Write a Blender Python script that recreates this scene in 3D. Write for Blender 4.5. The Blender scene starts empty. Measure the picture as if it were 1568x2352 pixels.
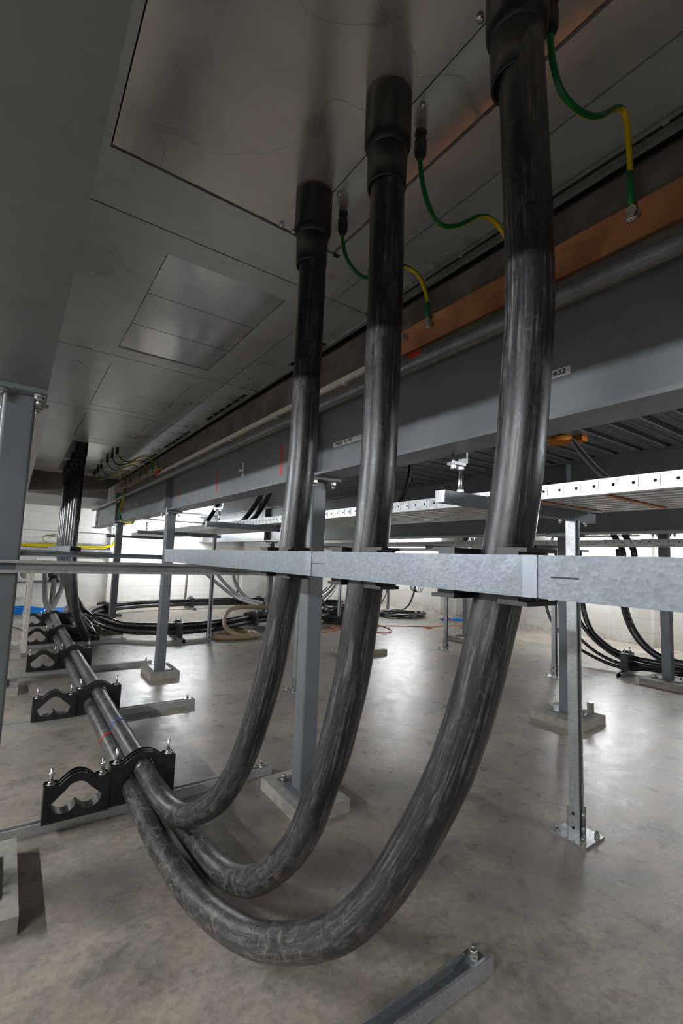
import bpy, math, random
from mathutils import Vector, Matrix
random.seed(7)
D = bpy.data; SC = bpy.context.scene; COL = SC.collection
PI = math.pi

# ------------------------------------------------------------------ camera
F_PX, YAW, PITCH, ROLL, CAMZ = 1066.71, 0.610107, 0.0993144, 0.0361572, 1.1
def cam_axes():
    cy, sy = math.cos(YAW), math.sin(YAW)
    fwd = Vector((sy*math.cos(PITCH), cy*math.cos(PITCH), math.sin(PITCH)))
    right = Vector((cy, -sy, 0)); up = right.cross(fwd)
    c, s = math.cos(ROLL), math.sin(ROLL)
    return c*right+s*up, -s*right+c*up, fwd
r_, u_, f_ = cam_axes()
cd = D.cameras.new('camera'); cam = D.objects.new('camera', cd); COL.objects.link(cam)
cd.sensor_fit = 'HORIZONTAL'; cd.sensor_width = 24.0; cd.lens = 24.0*F_PX/1568.0
cd.clip_start = 0.02; cd.clip_end = 60
m = Matrix((( r_.x, u_.x, -f_.x, 0), (r_.y, u_.y, -f_.y, 0), (r_.z, u_.z, -f_.z, CAMZ), (0, 0, 0, 1)))
cam.matrix_world = m
SC.camera = cam
# ------------------------------------------------------------------ world / exposure
w = D.worlds.new('world'); SC.world = w; w.use_nodes = True
w.node_tree.nodes['Background'].inputs[0].default_value = (0.9, 0.95, 1, 1)
w.node_tree.nodes['Background'].inputs[1].default_value = 0.02
SC.view_settings.view_transform = 'Standard'; SC.view_settings.look = 'None'
SC.view_settings.gamma = 1.0; SC.view_settings.exposure = 0.0
SC.view_settings.use_curve_mapping = False
SC.cycles.caustics_reflective = False; SC.cycles.caustics_refractive = False
SC.cycles.sample_clamp_indirect = 3.0; SC.cycles.blur_glossy = 1.0
LAMP = 228.0         # radiance of the fluorescent battens
LAMPS = [  # x, y, z, direction ('x' or 'y'), length, strength factor, label
    (2.55, 9.35, 1.66, 'x', 1.5, 1.0, 'bright batten light high by the back wall beside the grey beam'),
    (7.35, 3.60, 1.535, 'y', 1.2, 1.1, 'bright batten light on the right wall, nearer long one of the glowing pair'),
    (7.35, 8.10, 1.56, 'y', 1.5, 0.9, 'bright batten light on the right wall, farther one beside the middle cable'),
    (7.35, 2.20, 1.505, 'y', 0.5, 1.1, 'short batten light on the right wall at the right picture edge'),
    (-2.0, 2.6, 1.64, 'y', 1.5, 1.3, 'batten light left of the left column, out of view'),
    (-2.0, 7.2, 1.64, 'y', 1.5, 1.2, 'batten light far to the left behind the left column'),
    (-2.0, -0.2, 1.64, 'y', 1.5, 1.0, 'batten light to the left of the viewer'),
    (3.2, -1.4, 1.62, 'x', 1.2, 1.15, 'batten light behind the viewer on the right'),
]

# ------------------------------------------------------------------ materials
def mat_new(name):
    mt = D.materials.new(name); mt.use_nodes = True
    nt = mt.node_tree; b = nt.nodes['Principled BSDF']
    return mt, nt, b
def N(nt, t, **kw):
    n = nt.nodes.new(t)
    for k, v in kw.items():
        if k in n.inputs: n.inputs[k].default_value = v
        else: setattr(n, k, v)
    return n
def ramp(nt, fac, stops):
    r = nt.nodes.new('ShaderNodeValToRGB'); nt.links.new(fac, r.inputs[0])
    e = r.color_ramp.elements
    while len(e) < len(stops): e.new(0.5)
    for i, (p, c) in enumerate(stops):
        e[i].position = p; e[i].color = (c[0], c[1], c[2], 1) if not isinstance(c, (int, float)) else (c, c, c, 1)
    return r.outputs[0]
def coords(nt, kind='Object', scale=(1, 1, 1)):
    tc = nt.nodes.new('ShaderNodeTexCoord'); mp = nt.nodes.new('ShaderNodeMapping')
    mp.inputs['Scale'].default_value = scale
    nt.links.new(tc.outputs[kind], mp.inputs[0]); return mp.outputs[0]
def noise(nt, vec, scale, detail=4, rough=0.6, dist=0.0):
    n = N(nt, 'ShaderNodeTexNoise', Scale=scale, Detail=detail, Roughness=rough, Distortion=dist)
    nt.links.new(vec, n.inputs['Vector']); return n.outputs['Fac']
def mix(nt, fac, a, b, mode='MIX'):
    mx = nt.nodes.new('ShaderNodeMix'); mx.data_type = 'RGBA'; mx.blend_type = mode
    for s, v in ((0, fac), (6, a), (7, b)):
        if hasattr(v, 'links'): nt.links.new(v, mx.inputs[s])
        elif isinstance(v, (int, float)): mx.inputs[s].default_value = v
        else: mx.inputs[s].default_value = (v[0], v[1], v[2], 1)
    return mx.outputs[2]
def bump(nt, b, h, strength=0.3, dist=0.002):
    bp = N(nt, 'ShaderNodeBump', Strength=strength, Distance=dist)
    nt.links.new(h, bp.inputs['Height']); nt.links.new(bp.outputs[0], b.inputs['Normal'])
def plain(name, col, rough=0.5, metal=0.0, var=0.12, scale=30, bumpy=0.0, roughvar=0.1):
    mt, nt, b = mat_new(name); v = coords(nt); n = noise(nt, v, scale)
    c = ramp(nt, n, [(0.25, [max(0, x*(1-var)) for x in col]), (0.75, [min(1, x*(1+var)) for x in col])])
    nt.links.new(c, b.inputs['Base Color']); b.inputs['Metallic'].default_value = metal
    rr = ramp(nt, noise(nt, v, scale*0.4), [(0.2, rough-roughvar), (0.8, rough+roughvar)])
    nt.links.new(rr, b.inputs['Roughness'])
    if bumpy: bump(nt, b, n, bumpy)
    return mt

def m_floor():
    mt, nt, b = mat_new('polished_concrete'); v = coords(nt)
    big = noise(nt, v, 0.8, 4, 0.55, 0.3); mid = noise(nt, v, 4.5, 8, 0.72, 0.2); fine = noise(nt, v, 42, 4, 0.65)
    c1 = ramp(nt, big, [(0.3, (0.30, 0.275, 0.245)), (0.5, (0.38, 0.355, 0.325)), (0.7, (0.46, 0.435, 0.395))])
    c2 = ramp(nt, mid, [(0.34, (0.42, 0.41, 0.42)), (0.5, (0.80, 0.78, 0.76)), (0.66, (1.0, 0.98, 0.94))])
    c = mix(nt, 0.9, c1, c2, 'MULTIPLY')
    c = mix(nt, 0.6, c, ramp(nt, fine, [(0.35, 0.5), (0.62, 1.0)]), 'MULTIPLY')
    dark = noise(nt, coords(nt, scale=(1, 1.2, 1)), 1.3, 7, 0.62, 0.2)
    c = mix(nt, ramp(nt, dark, [(0.43, 0.0), (0.62, 0.72)]), c, (0.16, 0.150, 0.145))
    warm = noise(nt, coords(nt, scale=(1.3, 1, 1)), 3.3, 6, 0.7, 0.2)
    c = mix(nt, ramp(nt, warm, [(0.5, 0.0), (0.75, 0.35)]), c, (0.42, 0.34, 0.25))
    sp = noise(nt, v, 210, 2, 0.5)
    c = mix(nt, ramp(nt, sp, [(0.72, 0.0), (0.80, 0.2)]), c, (0.08, 0.075, 0.07))
    c = mix(nt, 1.0, c, (1.42, 1.34, 1.24), 'MULTIPLY')
    nt.links.new(c, b.inputs['Base Color'])
    rr = ramp(nt, noise(nt, v, 9, 9, 0.75, 0.2), [(0.3, 0.22), (0.55, 0.34), (0.75, 0.5)])
    nt.links.new(rr, b.inputs['Roughness']); b.inputs['Specular IOR Level'].default_value = 0.6
    bump(nt, b, noise(nt, v, 16, 9, 0.72), 0.28, 0.005)
    return mt
def m_wall():
    mt, nt, b = mat_new('painted_blockwork'); v = coords(nt, 'UV')
    br = N(nt, 'ShaderNodeTexBrick', Scale=1.0); br.inputs['Brick Width'].default_value = 0.40
    br.inputs['Row Height'].default_value = 0.195; br.inputs['Mortar Size'].default_value = 0.006
    br.inputs['Color1'].default_value = (0.80, 0.78, 0.73, 1); br.inputs['Color2'].default_value = (0.83, 0.81, 0.765, 1)
    br.inputs['Mortar'].default_value = (0.73, 0.71, 0.66, 1)
    nt.links.new(v, br.inputs['Vector'])
    st = noise(nt, coords(nt, 'UV', (1, 0.5, 1)), 1.7, 8, 0.7, 0.6)
    c = mix(nt, ramp(nt, st, [(0.55, 0.0), (0.8, 0.45)]), br.outputs['Color'], (0.55, 0.47, 0.34))
    # grime rising from the floor line
    sx = nt.nodes.new('ShaderNodeSeparateXYZ'); nt.links.new(v, sx.inputs[0])
    mr = N(nt, 'ShaderNodeMapRange'); nt.links.new(sx.outputs[1], mr.inputs[0])
    mr.inputs[1].default_value = 0.0; mr.inputs[2].default_value = 0.22; mr.inputs[3].default_value = 1; mr.inputs[4].default_value = 0
    g = noise(nt, v, 4, 8, 0.75, 0.8)
    mu = N(nt, 'ShaderNodeMath', operation='MULTIPLY'); nt.links.new(mr.outputs[0], mu.inputs[0])
    nt.links.new(ramp(nt, g, [(0.45, 0.0), (0.62, 0.8)]), mu.inputs[1])
    c = mix(nt, mu.outputs[0], c, (0.33, 0.28, 0.2))
    nt.links.new(c, b.inputs['Base Color']); b.inputs['Roughness'].default_value = 0.6
    bump(nt, b, br.outputs['Fac'], -0.3, 0.003)
    return mt
def m_galv(name, c0, c1, rough=0.38, sc=60, metal=0.85, dirt=0.25):
    mt, nt, b = mat_new(name); v = coords(nt)
    vo = N(nt, 'ShaderNodeTexVoronoi', Scale=sc); nt.links.new(v, vo.inputs['Vector'])
    c = ramp(nt, vo.outputs['Color'], [(0.1, c0), (0.9, c1)])
    n = noise(nt, v, 9, 6, 0.7, 0.4)
    c = mix(nt, ramp(nt, n, [(0.5, 0.0), (0.75, dirt)]), c, (0.30, 0.29, 0.27))
    nt.links.new(c, b.inputs['Base Color']); b.inputs['Metallic'].default_value = metal
    rr = ramp(nt, noise(nt, v, 35), [(0.25, rough-0.08), (0.75, rough+0.14)])
    nt.links.new(rr, b.inputs['Roughness']); bump(nt, b, vo.outputs['Distance'], 0.12, 0.001)
    return mt
def m_paint():
    mt, nt, b = mat_new('grey_steel_paint'); v = coords(nt)
    n = noise(nt, v, 3.5, 5, 0.6, 0.3); f = noise(nt, v, 160, 2, 0.6)
    c = ramp(nt, n, [(0.3, (0.138, 0.151, 0.164)), (0.7, (0.178, 0.192, 0.206))])
    mk = noise(nt, coords(nt, scale=(1, 6, 1.3)), 14, 6, 0.7)
    c = mix(nt, ramp(nt, mk, [(0.66, 0.0), (0.8, 0.35)]), c, (0.42, 0.42, 0.42))
    nt.links.new(c, b.inputs['Base Color'])
    nt.links.new(ramp(nt, noise(nt, v, 8), [(0.3, 0.32), (0.7, 0.48)]), b.inputs['Roughness'])
    bump(nt, b, f, 0.25, 0.0008)
    return mt
def m_cable(name, base, dust, amount, rough=0.30, low=False):
    # scuffs run along the sheath: u = round the cable, v = metres along it
    mt, nt, b = mat_new(name)
    s1 = noise(nt, coords(nt, 'UV', (9, 9, 1)), 3.2, 6, 0.75, 0.15)
    s2 = noise(nt, coords(nt, 'UV', (34, 5, 1)), 1.0, 7, 0.8, 0.2)
    s3 = noise(nt, coords(nt, 'UV', (2.2, 5.0, 1)), 1.0, 5, 0.7, 0.5)
    s4 = noise(nt, coords(nt, 'UV', (12, 34, 1)), 1.0, 8, 0.82, 1.0)
    streak = ramp(nt, s2, [(0.49, 0.0), (0.64, amount)])
    patch = ramp(nt, s3, [(0.42, 0.1), (0.58, 1.0)])
    fac = mix(nt, 1.0, streak, patch, 'MULTIPLY')
    c = mix(nt, fac, base, (0.30, 0.29, 0.29))
    spk = ramp(nt, s4, [(0.56, 0.0), (0.70, amount*0.7)])
    c = mix(nt, spk, c, dust)
    if low:
        ge = nt.nodes.new('ShaderNodeNewGeometry'); sx = nt.nodes.new('ShaderNodeSeparateXYZ'); nt.links.new(ge.outputs['Position'], sx.inputs[0])
        mr = N(nt, 'ShaderNodeMapRange'); nt.links.new(sx.outputs[2], mr.inputs[0])
        mr.inputs[1].default_value = 0.02; mr.inputs[2].default_value = 0.55; mr.inputs[3].default_value = 0.62; mr.inputs[4].default_value = 0.0
        m2 = noise(nt, coords(nt, 'UV', (7, 16, 1)), 1.0, 7, 0.75, 0.8)
        mu = N(nt, 'ShaderNodeMath', operation='MULTIPLY'); nt.links.new(mr.outputs[0], mu.inputs[0]); nt.links.new(ramp(nt, m2, [(0.38, 0.05), (0.6, 1.0)]), mu.inputs[1])
        c = mix(nt, mu.outputs[0], c, (0.085, 0.082, 0.084))
        m3 = noise(nt, coords(nt, 'UV', (6, 17, 1)), 1.0, 9, 0.8, 1.2)
        mu2 = N(nt, 'ShaderNodeMath', operation='MULTIPLY'); nt.links.new(mr.outputs[0], mu2.inputs[0]); nt.links.new(ramp(nt, m3, [(0.50, 0.0), (0.62, 1.0)]), mu2.inputs[1])
        c = mix(nt, mu2.outputs[0], c, (0.34, 0.30, 0.25))
    nt.links.new(c, b.inputs['Base Color'])
    nt.links.new(ramp(nt, s1, [(0.3, rough-0.08), (0.7, rough+0.16)]), b.inputs['Roughness'])
    b.inputs['Specular IOR Level'].default_value = 0.6
    bump(nt, b, s2, 0.3, 0.0012)
    return mt
def m_earth(twist=1.2, green=0.55):
    mt, nt, b = mat_new('green_yellow_insulation'); v = coords(nt, 'UV')
    sx = nt.nodes.new('ShaderNodeSeparateXYZ'); nt.links.new(v, sx.inputs[0])
    tw = N(nt, 'ShaderNodeMath', operation='MULTIPLY'); nt.links.new(sx.outputs[1], tw.inputs[0]); tw.inputs[1].default_value = twist
    ad = N(nt, 'ShaderNodeMath', operation='ADD'); nt.links.new(sx.outputs[0], ad.inputs[0]); nt.links.new(tw.outputs[0], ad.inputs[1])
    fr = N(nt, 'ShaderNodeMath', operation='FRACT'); nt.links.new(ad.outputs[0], fr.inputs[0])
    gt = N(nt, 'ShaderNodeMath', operation='GREATER_THAN'); nt.links.new(fr.outputs[0], gt.inputs[0]); gt.inputs[1].default_value = green
    c = mix(nt, gt.outputs[0], (0.0, 0.17, 0.03), (0.75, 0.55, 0.0))
    nt.links.new(c, b.inputs['Base Color']); b.inputs['Roughness'].default_value = 0.4
    return mt
def m_sheet(name, col, rough, scr=0.3, metal=0.9, var=0.25, brushed=(2, 60, 1)):
    mt, nt, b = mat_new(name); v = coords(nt)
    n = noise(nt, v, 2.2, 5, 0.6, 0.5); br = noise(nt, coords(nt, scale=brushed), 9, 3, 0.7)
    c = ramp(nt, n, [(0.3, [x*(1-var) for x in col]), (0.7, col)])
    c = mix(nt, 0.18, c, ramp(nt, br, [(0.3, 0.6), (0.7, 1.0)]), 'MULTIPLY')
    wv = N(nt, 'ShaderNodeTexVoronoi', Scale=3.0, feature='DISTANCE_TO_EDGE')
    dv = nt.nodes.new('ShaderNodeVectorMath'); dv.operation = 'ADD'
    nz = N(nt, 'ShaderNodeTexNoise', Scale=1.5, Detail=2.0); nt.links.new(v, nz.inputs['Vector'])
    nt.links.new(v, dv.inputs[0]); nt.links.new(nz.outputs['Color'], dv.inputs[1]); nt.links.new(dv.outputs[0], wv.inputs['Vector'])
    c = mix(nt, ramp(nt, wv.outputs['Distance'], [(0.0, scr), (0.006, 0.0)]), c, [x*0.35 for x in col])
    st = noise(nt, v, 13, 6, 0.7, 0.3)
    c = mix(nt, ramp(nt, st, [(0.50, 0.0), (0.80, 0.35)]), c, [x*0.5 for x in col])
    nt.links.new(c, b.inputs['Base Color']); b.inputs['Metallic'].default_value = metal
    nt.links.new(ramp(nt, n, [(0.3, rough-0.05), (0.7, rough+0.05)]), b.inputs['Roughness'])
    bump(nt, b, noise(nt, v, 3.0, 2, 0.5), 0.25, 0.01)
    return mt

M = {}
M['floor'] = m_floor(); M['wall'] = m_wall()
M['deck'] = m_galv('galvanised_decking', (0.34, 0.35, 0.36), (0.44, 0.45, 0.46), 0.36, 30, 0.8)
M['galv'] = m_galv('galvanised_strut', (0.165, 0.185, 0.208), (0.225, 0.25, 0.28), 0.42, 220, 0.6, 0.3)
M['galv_lit'] = m_galv('galvanised_lit', (0.42, 0.44, 0.46), (0.58, 0.60, 0.62), 0.36, 190, 0.75, 0.4)  # brighter copy of galv; the difference in lamp light is put into the colour
M['clear_tape'] = plain('pale_tape', (0.30, 0.335, 0.39), 0.3, 0.3, 0.05)
M['galv_old'] = m_galv('weathered_strut', (0.44, 0.45, 0.45), (0.58, 0.58, 0.57), 0.45, 160, 0.5, 0.6)
M['tray'] = m_galv('galvanised_tray', (0.55, 0.57, 0.60), (0.9, 0.92, 0.94), 0.3, 150)
M['zinc'] = plain('zinc_plated', (0.72, 0.74, 0.76), 0.28, 1.0, 0.08, 60)
M['bolt'] = plain('dull_bolt', (0.42, 0.40, 0.37), 0.4, 0.9, 0.2, 90)
M['paint'] = m_paint()
M['pipe'] = plain('rounded_grey_flange', (0.20, 0.22, 0.25), 0.38, 0.2, 0.35, 18, 0.2)
M['screed'] = plain('bare_mortar', (0.24, 0.22, 0.185), 0.85, 0, 0.35, 14, 0.6)
M['upstand'] = plain('stained_upstand', (0.17, 0.155, 0.135), 0.6, 0.35, 0.5, 7, 0.3)
M['pad'] = plain('mortar_pad', (0.36, 0.335, 0.29), 0.85, 0, 0.25, 22, 0.8)
M['copper'] = plain('copper', (0.62, 0.29, 0.15), 0.38, 0.85, 0.35, 9)
M['copper_tin'] = plain('tinned_copper', (0.62, 0.45, 0.38), 0.4, 0.7, 0.3, 12)
M['cable'] = m_cable('black_sheath', (0.011, 0.011, 0.014), (0.22, 0.20, 0.17), 0.6, low=True)
M['cable_dusty'] = m_cable('dusty_sheath', (0.085, 0.082, 0.085), (0.25, 0.225, 0.19), 0.7, 0.5)
M['cable_clean'] = m_cable('clean_sheath', (0.012, 0.012, 0.013), (0.06, 0.06, 0.06), 0.2, 0.26)
M['black'] = plain('black_plastic', (0.017, 0.017, 0.018), 0.42, 0, 0.2, 30)
M['darkin'] = plain('shadow_gap', (0.01, 0.01, 0.01), 0.8)
M['earth'] = m_earth()
M['earth_wall'] = m_earth(0.0, 0.14); M['green'] = plain('green_sleeve', (0.0, 0.20, 0.06), 0.45, 0, 0.1, 40)
M['plate'] = m_sheet('aluminium_gland_plate', (1.0, 0.955, 0.89), 0.20, 0.5, 0.75, 0.10)
M['sheet'] = m_sheet('galvanised_sheet', (0.88, 0.90, 0.91), 0.30, 0.0, 0.5, 0.2)
M['sheet_bright'] = m_sheet('aluminium_sheet', (0.95, 0.95, 0.96), 0.18, 0.2, 0.8, 0.15)
M['red'] = plain('red_tape', (0.65, 0.02, 0.015), 0.5)
M['blue'] = plain('blue_tape', (0.02, 0.07, 0.45), 0.5)
M['white_tape'] = plain('white_label', (0.85, 0.85, 0.85), 0.5, 0, 0.03)
M['ink'] = plain('black_ink', (0.01, 0.01, 0.012), 0.5)
M['rope'] = plain('blue_rope', (0.0, 0.22, 0.75), 0.5, 0, 0.2, 60)
M['orange'] = plain('orange_cable', (0.62, 0.17, 0.05), 0.5)
M['orange_cap'] = plain('orange_cap', (0.72, 0.24, 0.03), 0.45)
M['purple'] = plain('purple_sleeve', (0.12, 0.04, 0.35), 0.5)
M['hose'] = plain('beige_hose', (0.30, 0.22, 0.12), 0.6, 0, 0.15, 40, 0.3)
M['white'] = plain('white_paint', (0.80, 0.80, 0.78), 0.5, 0, 0.05)
M['ladder'] = plain('spattered_white_aluminium', (0.66, 0.63, 0.57), 0.55, 0, 0.35, 45)
M['grey_conduit'] = plain('grey_conduit', (0.33, 0.33, 0.34), 0.5)
M['wood'] = plain('timber_block', (0.30, 0.24, 0.17), 0.75, 0, 0.3, 20, 0.3)
def m_emit(k):
    mt, nt, b = mat_new('lit_diffuser')
    b.inputs['Base Color'].default_value = (0.9, 0.9, 0.9, 1)
    b.inputs['Emission Color'].default_value = (0.93, 0.97, 1.0, 1); b.inputs['Emission Strength'].default_value = k
    return mt

# ------------------------------------------------------------------ mesh builder
def vec(p): return Vector(p)
def catmull(pts, n=8):
    P = [vec(p) for p in pts]
    if len(P) < 3: return P
    Q = [P[0]*2-P[1]]+P+[P[-1]*2-P[-2]]; out = []
    for i in range(1, len(Q)-2):
        for k in range(n):
            t = k/n; a, b, c, d = Q[i-1], Q[i], Q[i+1], Q[i+2]
            out.append(0.5*((2*b)+(c-a)*t+(2*a-5*b+4*c-d)*t*t+(3*b-a-3*c+d)*t**3))
    out.append(P[-1]); return out
class MB:
    def __init__(s): s.v = []; s.f = []; s.uv = []; s.sm = []
    def face(s, idx, uvs=None, smooth=False):
        s.f.append(idx); s.uv.append(uvs); s.sm.append(smooth)
    def box(s, x0, x1, y0, y1, z0, z1):
        n = len(s.v)
        s.v += [(x, y, z) for z in (z0, z1) for y in (y0, y1) for x in (x0, x1)]
        for q in ((0, 2, 3, 1), (4, 5, 7, 6), (0, 1, 5, 4), (2, 6, 7, 3), (0, 4, 6, 2), (1, 3, 7, 5)):
            s.face([n+i for i in q])
        return s
    def obox(s, c, ax, ay, az, hx, hy, hz):
        n = len(s.v); c = vec(c)
        for k in (-1, 1):
            for j in (-1, 1):
                for i in (-1, 1): s.v.append(tuple(c+ax*(i*hx)+ay*(j*hy)+az*(k*hz)))
        for q in ((0, 2, 3, 1), (4, 5, 7, 6), (0, 1, 5, 4), (2, 6, 7, 3), (0, 4, 6, 2), (1, 3, 7, 5)):
            s.face([n+i for i in q])
        return s
    def prism(s, prof, o, a, b, c, L, cap=True, smooth=False):
        """profile (u,v) in plane a,b at o; extruded L along c"""
        n = len(s.v); o, a, b, c = map(vec, (o, a, b, c)); K = len(prof)
        for t in (0, L):
            for (u, v) in prof: s.v.append(tuple(o+a*u+b*v+c*t))
        for i in range(K):
            j = (i+1) % K; s.face([n+i, n+j, n+K+j, n+K+i], None, smooth)
        if cap: s.face([n+i for i in range(K)][::-1]); s.face([n+K+i for i in range(K)])
        return s
    def tube(s, pts, r, seg=12, n=8, smooth=True, phase=0.0, up=(0, 0, 1)):
        P = catmull(pts, n) if n > 1 else [vec(p) for p in pts]
        T = [(P[min(i+1, len(P)-1)]-P[max(i-1, 0)]).normalized() for i in range(len(P))]
        ref = vec(up)
        if abs(T[0].dot(ref)) > 0.95: ref = vec((1, 0, 0))
        nrm = (ref-T[0]*ref.dot(T[0])).normalized(); base = len(s.v); L = 0; Ls = []
        for i, p in enumerate(P):
            if i: L += (p-P[i-1]).length; nrm = (nrm-T[i]*nrm.dot(T[i])).normalized()
            Ls.append(L); bi = T[i].cross(nrm); rr = r(i/(len(P)-1)) if callable(r) else r
            for k in range(seg):
                a = 2*PI*k/seg+phase; s.v.append(tuple(p+(nrm*math.cos(a)+bi*math.sin(a))*rr))
        for i in range(len(P)-1):
            for k in range(seg):
                j = (k+1) % seg; a, b_, c, d = base+i*seg+k, base+i*seg+j, base+(i+1)*seg+j, base+(i+1)*seg+k
                s.face([a, b_, c, d], [(k/seg, Ls[i]), ((k+1)/seg, Ls[i]), ((k+1)/seg, Ls[i+1]), (k/seg, Ls[i+1])], smooth)
        s.face([base+k for k in range(seg)][::-1]); e = base+(len(P)-1)*seg; s.face([e+k for k in range(seg)])
        return s
    def lathe(s, prof, o, axis=(0, 0, 1), seg=24, smooth=True, rfun=None):
        o = vec(o); ax = vec(axis).normalized(); ref = vec((1, 0, 0)) if abs(ax.x) < 0.9 else vec((0, 1, 0))
        e1 = (ref-ax*ref.dot(ax)).normalized(); e2 = ax.cross(e1); n = len(s.v)
        for (r, h) in prof:
            for k in range(seg):
                a = 2*PI*k/seg; q = rfun(k, h) if rfun else 1.0
                s.v.append(tuple(o+ax*h+(e1*math.cos(a)+e2*math.sin(a))*r*q))
        for i in range(len(prof)-1):
            for k in range(seg):
                j = (k+1) % seg; s.face([n+i*seg+k, n+i*seg+j, n+(i+1)*seg+j, n+(i+1)*seg+k], None, smooth)
        s.face([n+k for k in range(seg)][::-1]); e = n+(len(prof)-1)*seg; s.face([e+k for k in range(seg)])
        return s
    def nut(s, o, axis, r, h): return s.lathe([(r, 0), (r, h*0.85), (r*0.88, h)], o, axis, 6, False)
    def rod(s, o, axis, r, h, seg=10): return s.lathe([(r, 0), (r, h)], o, axis, seg)
    def build(s, name, mat, parent=None, wuv=False, loc=None):
        me = D.meshes.new(name); o0 = vec(loc) if loc is not None else (vec(parent['_o']) if parent is not None and '_o' in parent else vec((0, 0, 0)))
        me.from_pydata([tuple(vec(p)-o0) for p in s.v], [], s.f)
        uvl = me.uv_layers.new(name='UVMap'); li = 0
        for pi, fc in enumerate(s.f):
            u = s.uv[pi]
            for k in range(len(fc)):
                if u: uvl.data[li].uv = u[k]
                elif wuv:
                    p = s.v[fc[k]]; uvl.data[li].uv = (p[0]+p[1], p[2])
                li += 1
        me.polygons.foreach_set('use_smooth', s.sm); me.materials.append(mat); me.update()
        import bmesh
        bm = bmesh.new(); bm.from_mesh(me); bmesh.ops.recalc_face_normals(bm, faces=bm.faces); bm.to_mesh(me); bm.free()
        ob = D.objects.new(name, me); COL.objects.link(ob)
        if parent is not None: ob.parent = parent; ob['_o'] = list(o0)
        else: ob.location = o0; ob['_o'] = list(o0)
        return ob
def each(mb, name, mat, parent):
    """one object per separate piece (pieces that touch stay together)"""
    par = list(range(len(mb.v)))
    def fd(a):
        while par[a] != a: par[a] = par[par[a]]; a = par[a]
        return a
    for f in mb.f:
        for k in f[1:]: par[fd(k)] = fd(f[0])
    isl = {}
    for i in range(len(mb.v)): isl.setdefault(fd(i), []).append(i)
    bb = []
    for k, ids in isl.items():
        P = [mb.v[i] for i in ids]; bb.append([[min(p[a] for p in P)-.0008 for a in range(3)], [max(p[a] for p in P)+.0008 for a in range(3)], {k}])
    ch = True
    while ch:
        ch = False
        for i in range(len(bb)):
            for j in range(i+1, len(bb)):
                A, B_ = bb[i], bb[j]
                if all(A[0][a] <= B_[1][a] and B_[0][a] <= A[1][a] for a in range(3)):
                    bb[i] = [[min(A[0][a], B_[0][a]) for a in range(3)], [max(A[1][a], B_[1][a]) for a in range(3)], A[2] | B_[2]]
                    bb.pop(j); ch = True; break
            if ch: break
    out = []
    for b_ in bb:
        m2 = MB(); mp = {}
        for fi, f in enumerate(mb.f):
            if fd(f[0]) in b_[2]:
                for k in f:
                    if k not in mp: mp[k] = len(m2.v); m2.v.append(mb.v[k])
                m2.f.append([mp[k] for k in f]); m2.uv.append(mb.uv[fi]); m2.sm.append(mb.sm[fi])
        out.append(m2.build(name, mat, parent))
    return out
def thing(name, label, cat, loc, group=None):
    o = D.objects.new(name, None); COL.objects.link(o); o.location = loc; o.empty_display_size = 0.05
    o['label'] = label; o['category'] = cat; o['_o'] = list(loc)
    if group: o['group'] = group
    return o
def tag(o, label, cat, group=None):
    o['label'] = label; o['category'] = cat
    if group: o['group'] = group
    return o
def struct(o): o['kind'] = 'structure'; return o
def dup(root, loc, label=None):
    def cp(o, par):
        c = o.copy(); COL.objects.link(c)
        if par is not None: c.parent = par
        for ch in o.children: cp(ch, c)
        return c
    r = cp(root, None); r.location = loc
    if label: r['label'] = label
    return r
def part_in(parent, mb, name, mat):
    """sub-part: same origin as its thing"""
    return mb.build(name, mat, parent)
def single(name, mb, mat, label, cat, loc, group=None):
    return tag(mb.build(name, mat, None, loc=loc), label, cat, group)
X, Y, Z = vec((1, 0, 0)), vec((0, 1, 0)), vec((0, 0, 1))
def strut_profile(w=0.041, h=0.041, t=0.0028, lip=0.009, turn=0.007):
    """open channel, slot at +v"""
    a = w/2
    return [(-a, 0), (a, 0), (a, h), (a-lip, h), (a-lip, h-turn), (a-lip+t, h-turn), (a-lip+t, h-t), (a-t, h-t), (a-t, t),
            (-a+t, t), (-a+t, h-t), (-a+lip-t, h-t), (-a+lip-t, h-turn), (-a+lip, h-turn), (-a+lip, h), (-a, h)]
def rrect(w, h, r, n=4):
    out = []
    for cx, cy, a0 in ((w/2-r, h/2-r, 0), (-w/2+r, h/2-r, 90), (-w/2+r, -h/2+r, 180), (w/2-r, -h/2+r, 270)):
        for k in range(n+1):
            a = math.radians(a0+90*k/n); out.append((cx+r*math.cos(a), cy+r*math.sin(a)))
    return out
def text_part(s, size, origin, xdir, ydir, mat, parent, depth=0.0006, name='lettering', shear=0.0):
    cu = D.curves.new('tmp', 'FONT'); cu.body = s; cu.size = size; cu.extrude = depth; cu.shear = shear
    ob = D.objects.new('tmp', cu); COL.objects.link(ob)
    dg = bpy.context.evaluated_depsgraph_get(); me0 = D.meshes.new_from_object(ob.evaluated_get(dg))
    xd, yd = vec(xdir).normalized(), vec(ydir).normalized(); zd = xd.cross(yd); o = vec(origin)
    mb = MB(); mb.v = [tuple(o+xd*p.co.x+yd*p.co.y+zd*p.co.z) for p in me0.vertices]
    for p in me0.polygons: mb.face(list(p.vertices))
    D.objects.remove(ob); D.meshes.remove(me0)
    return mb.build(name, mat, parent)

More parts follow.
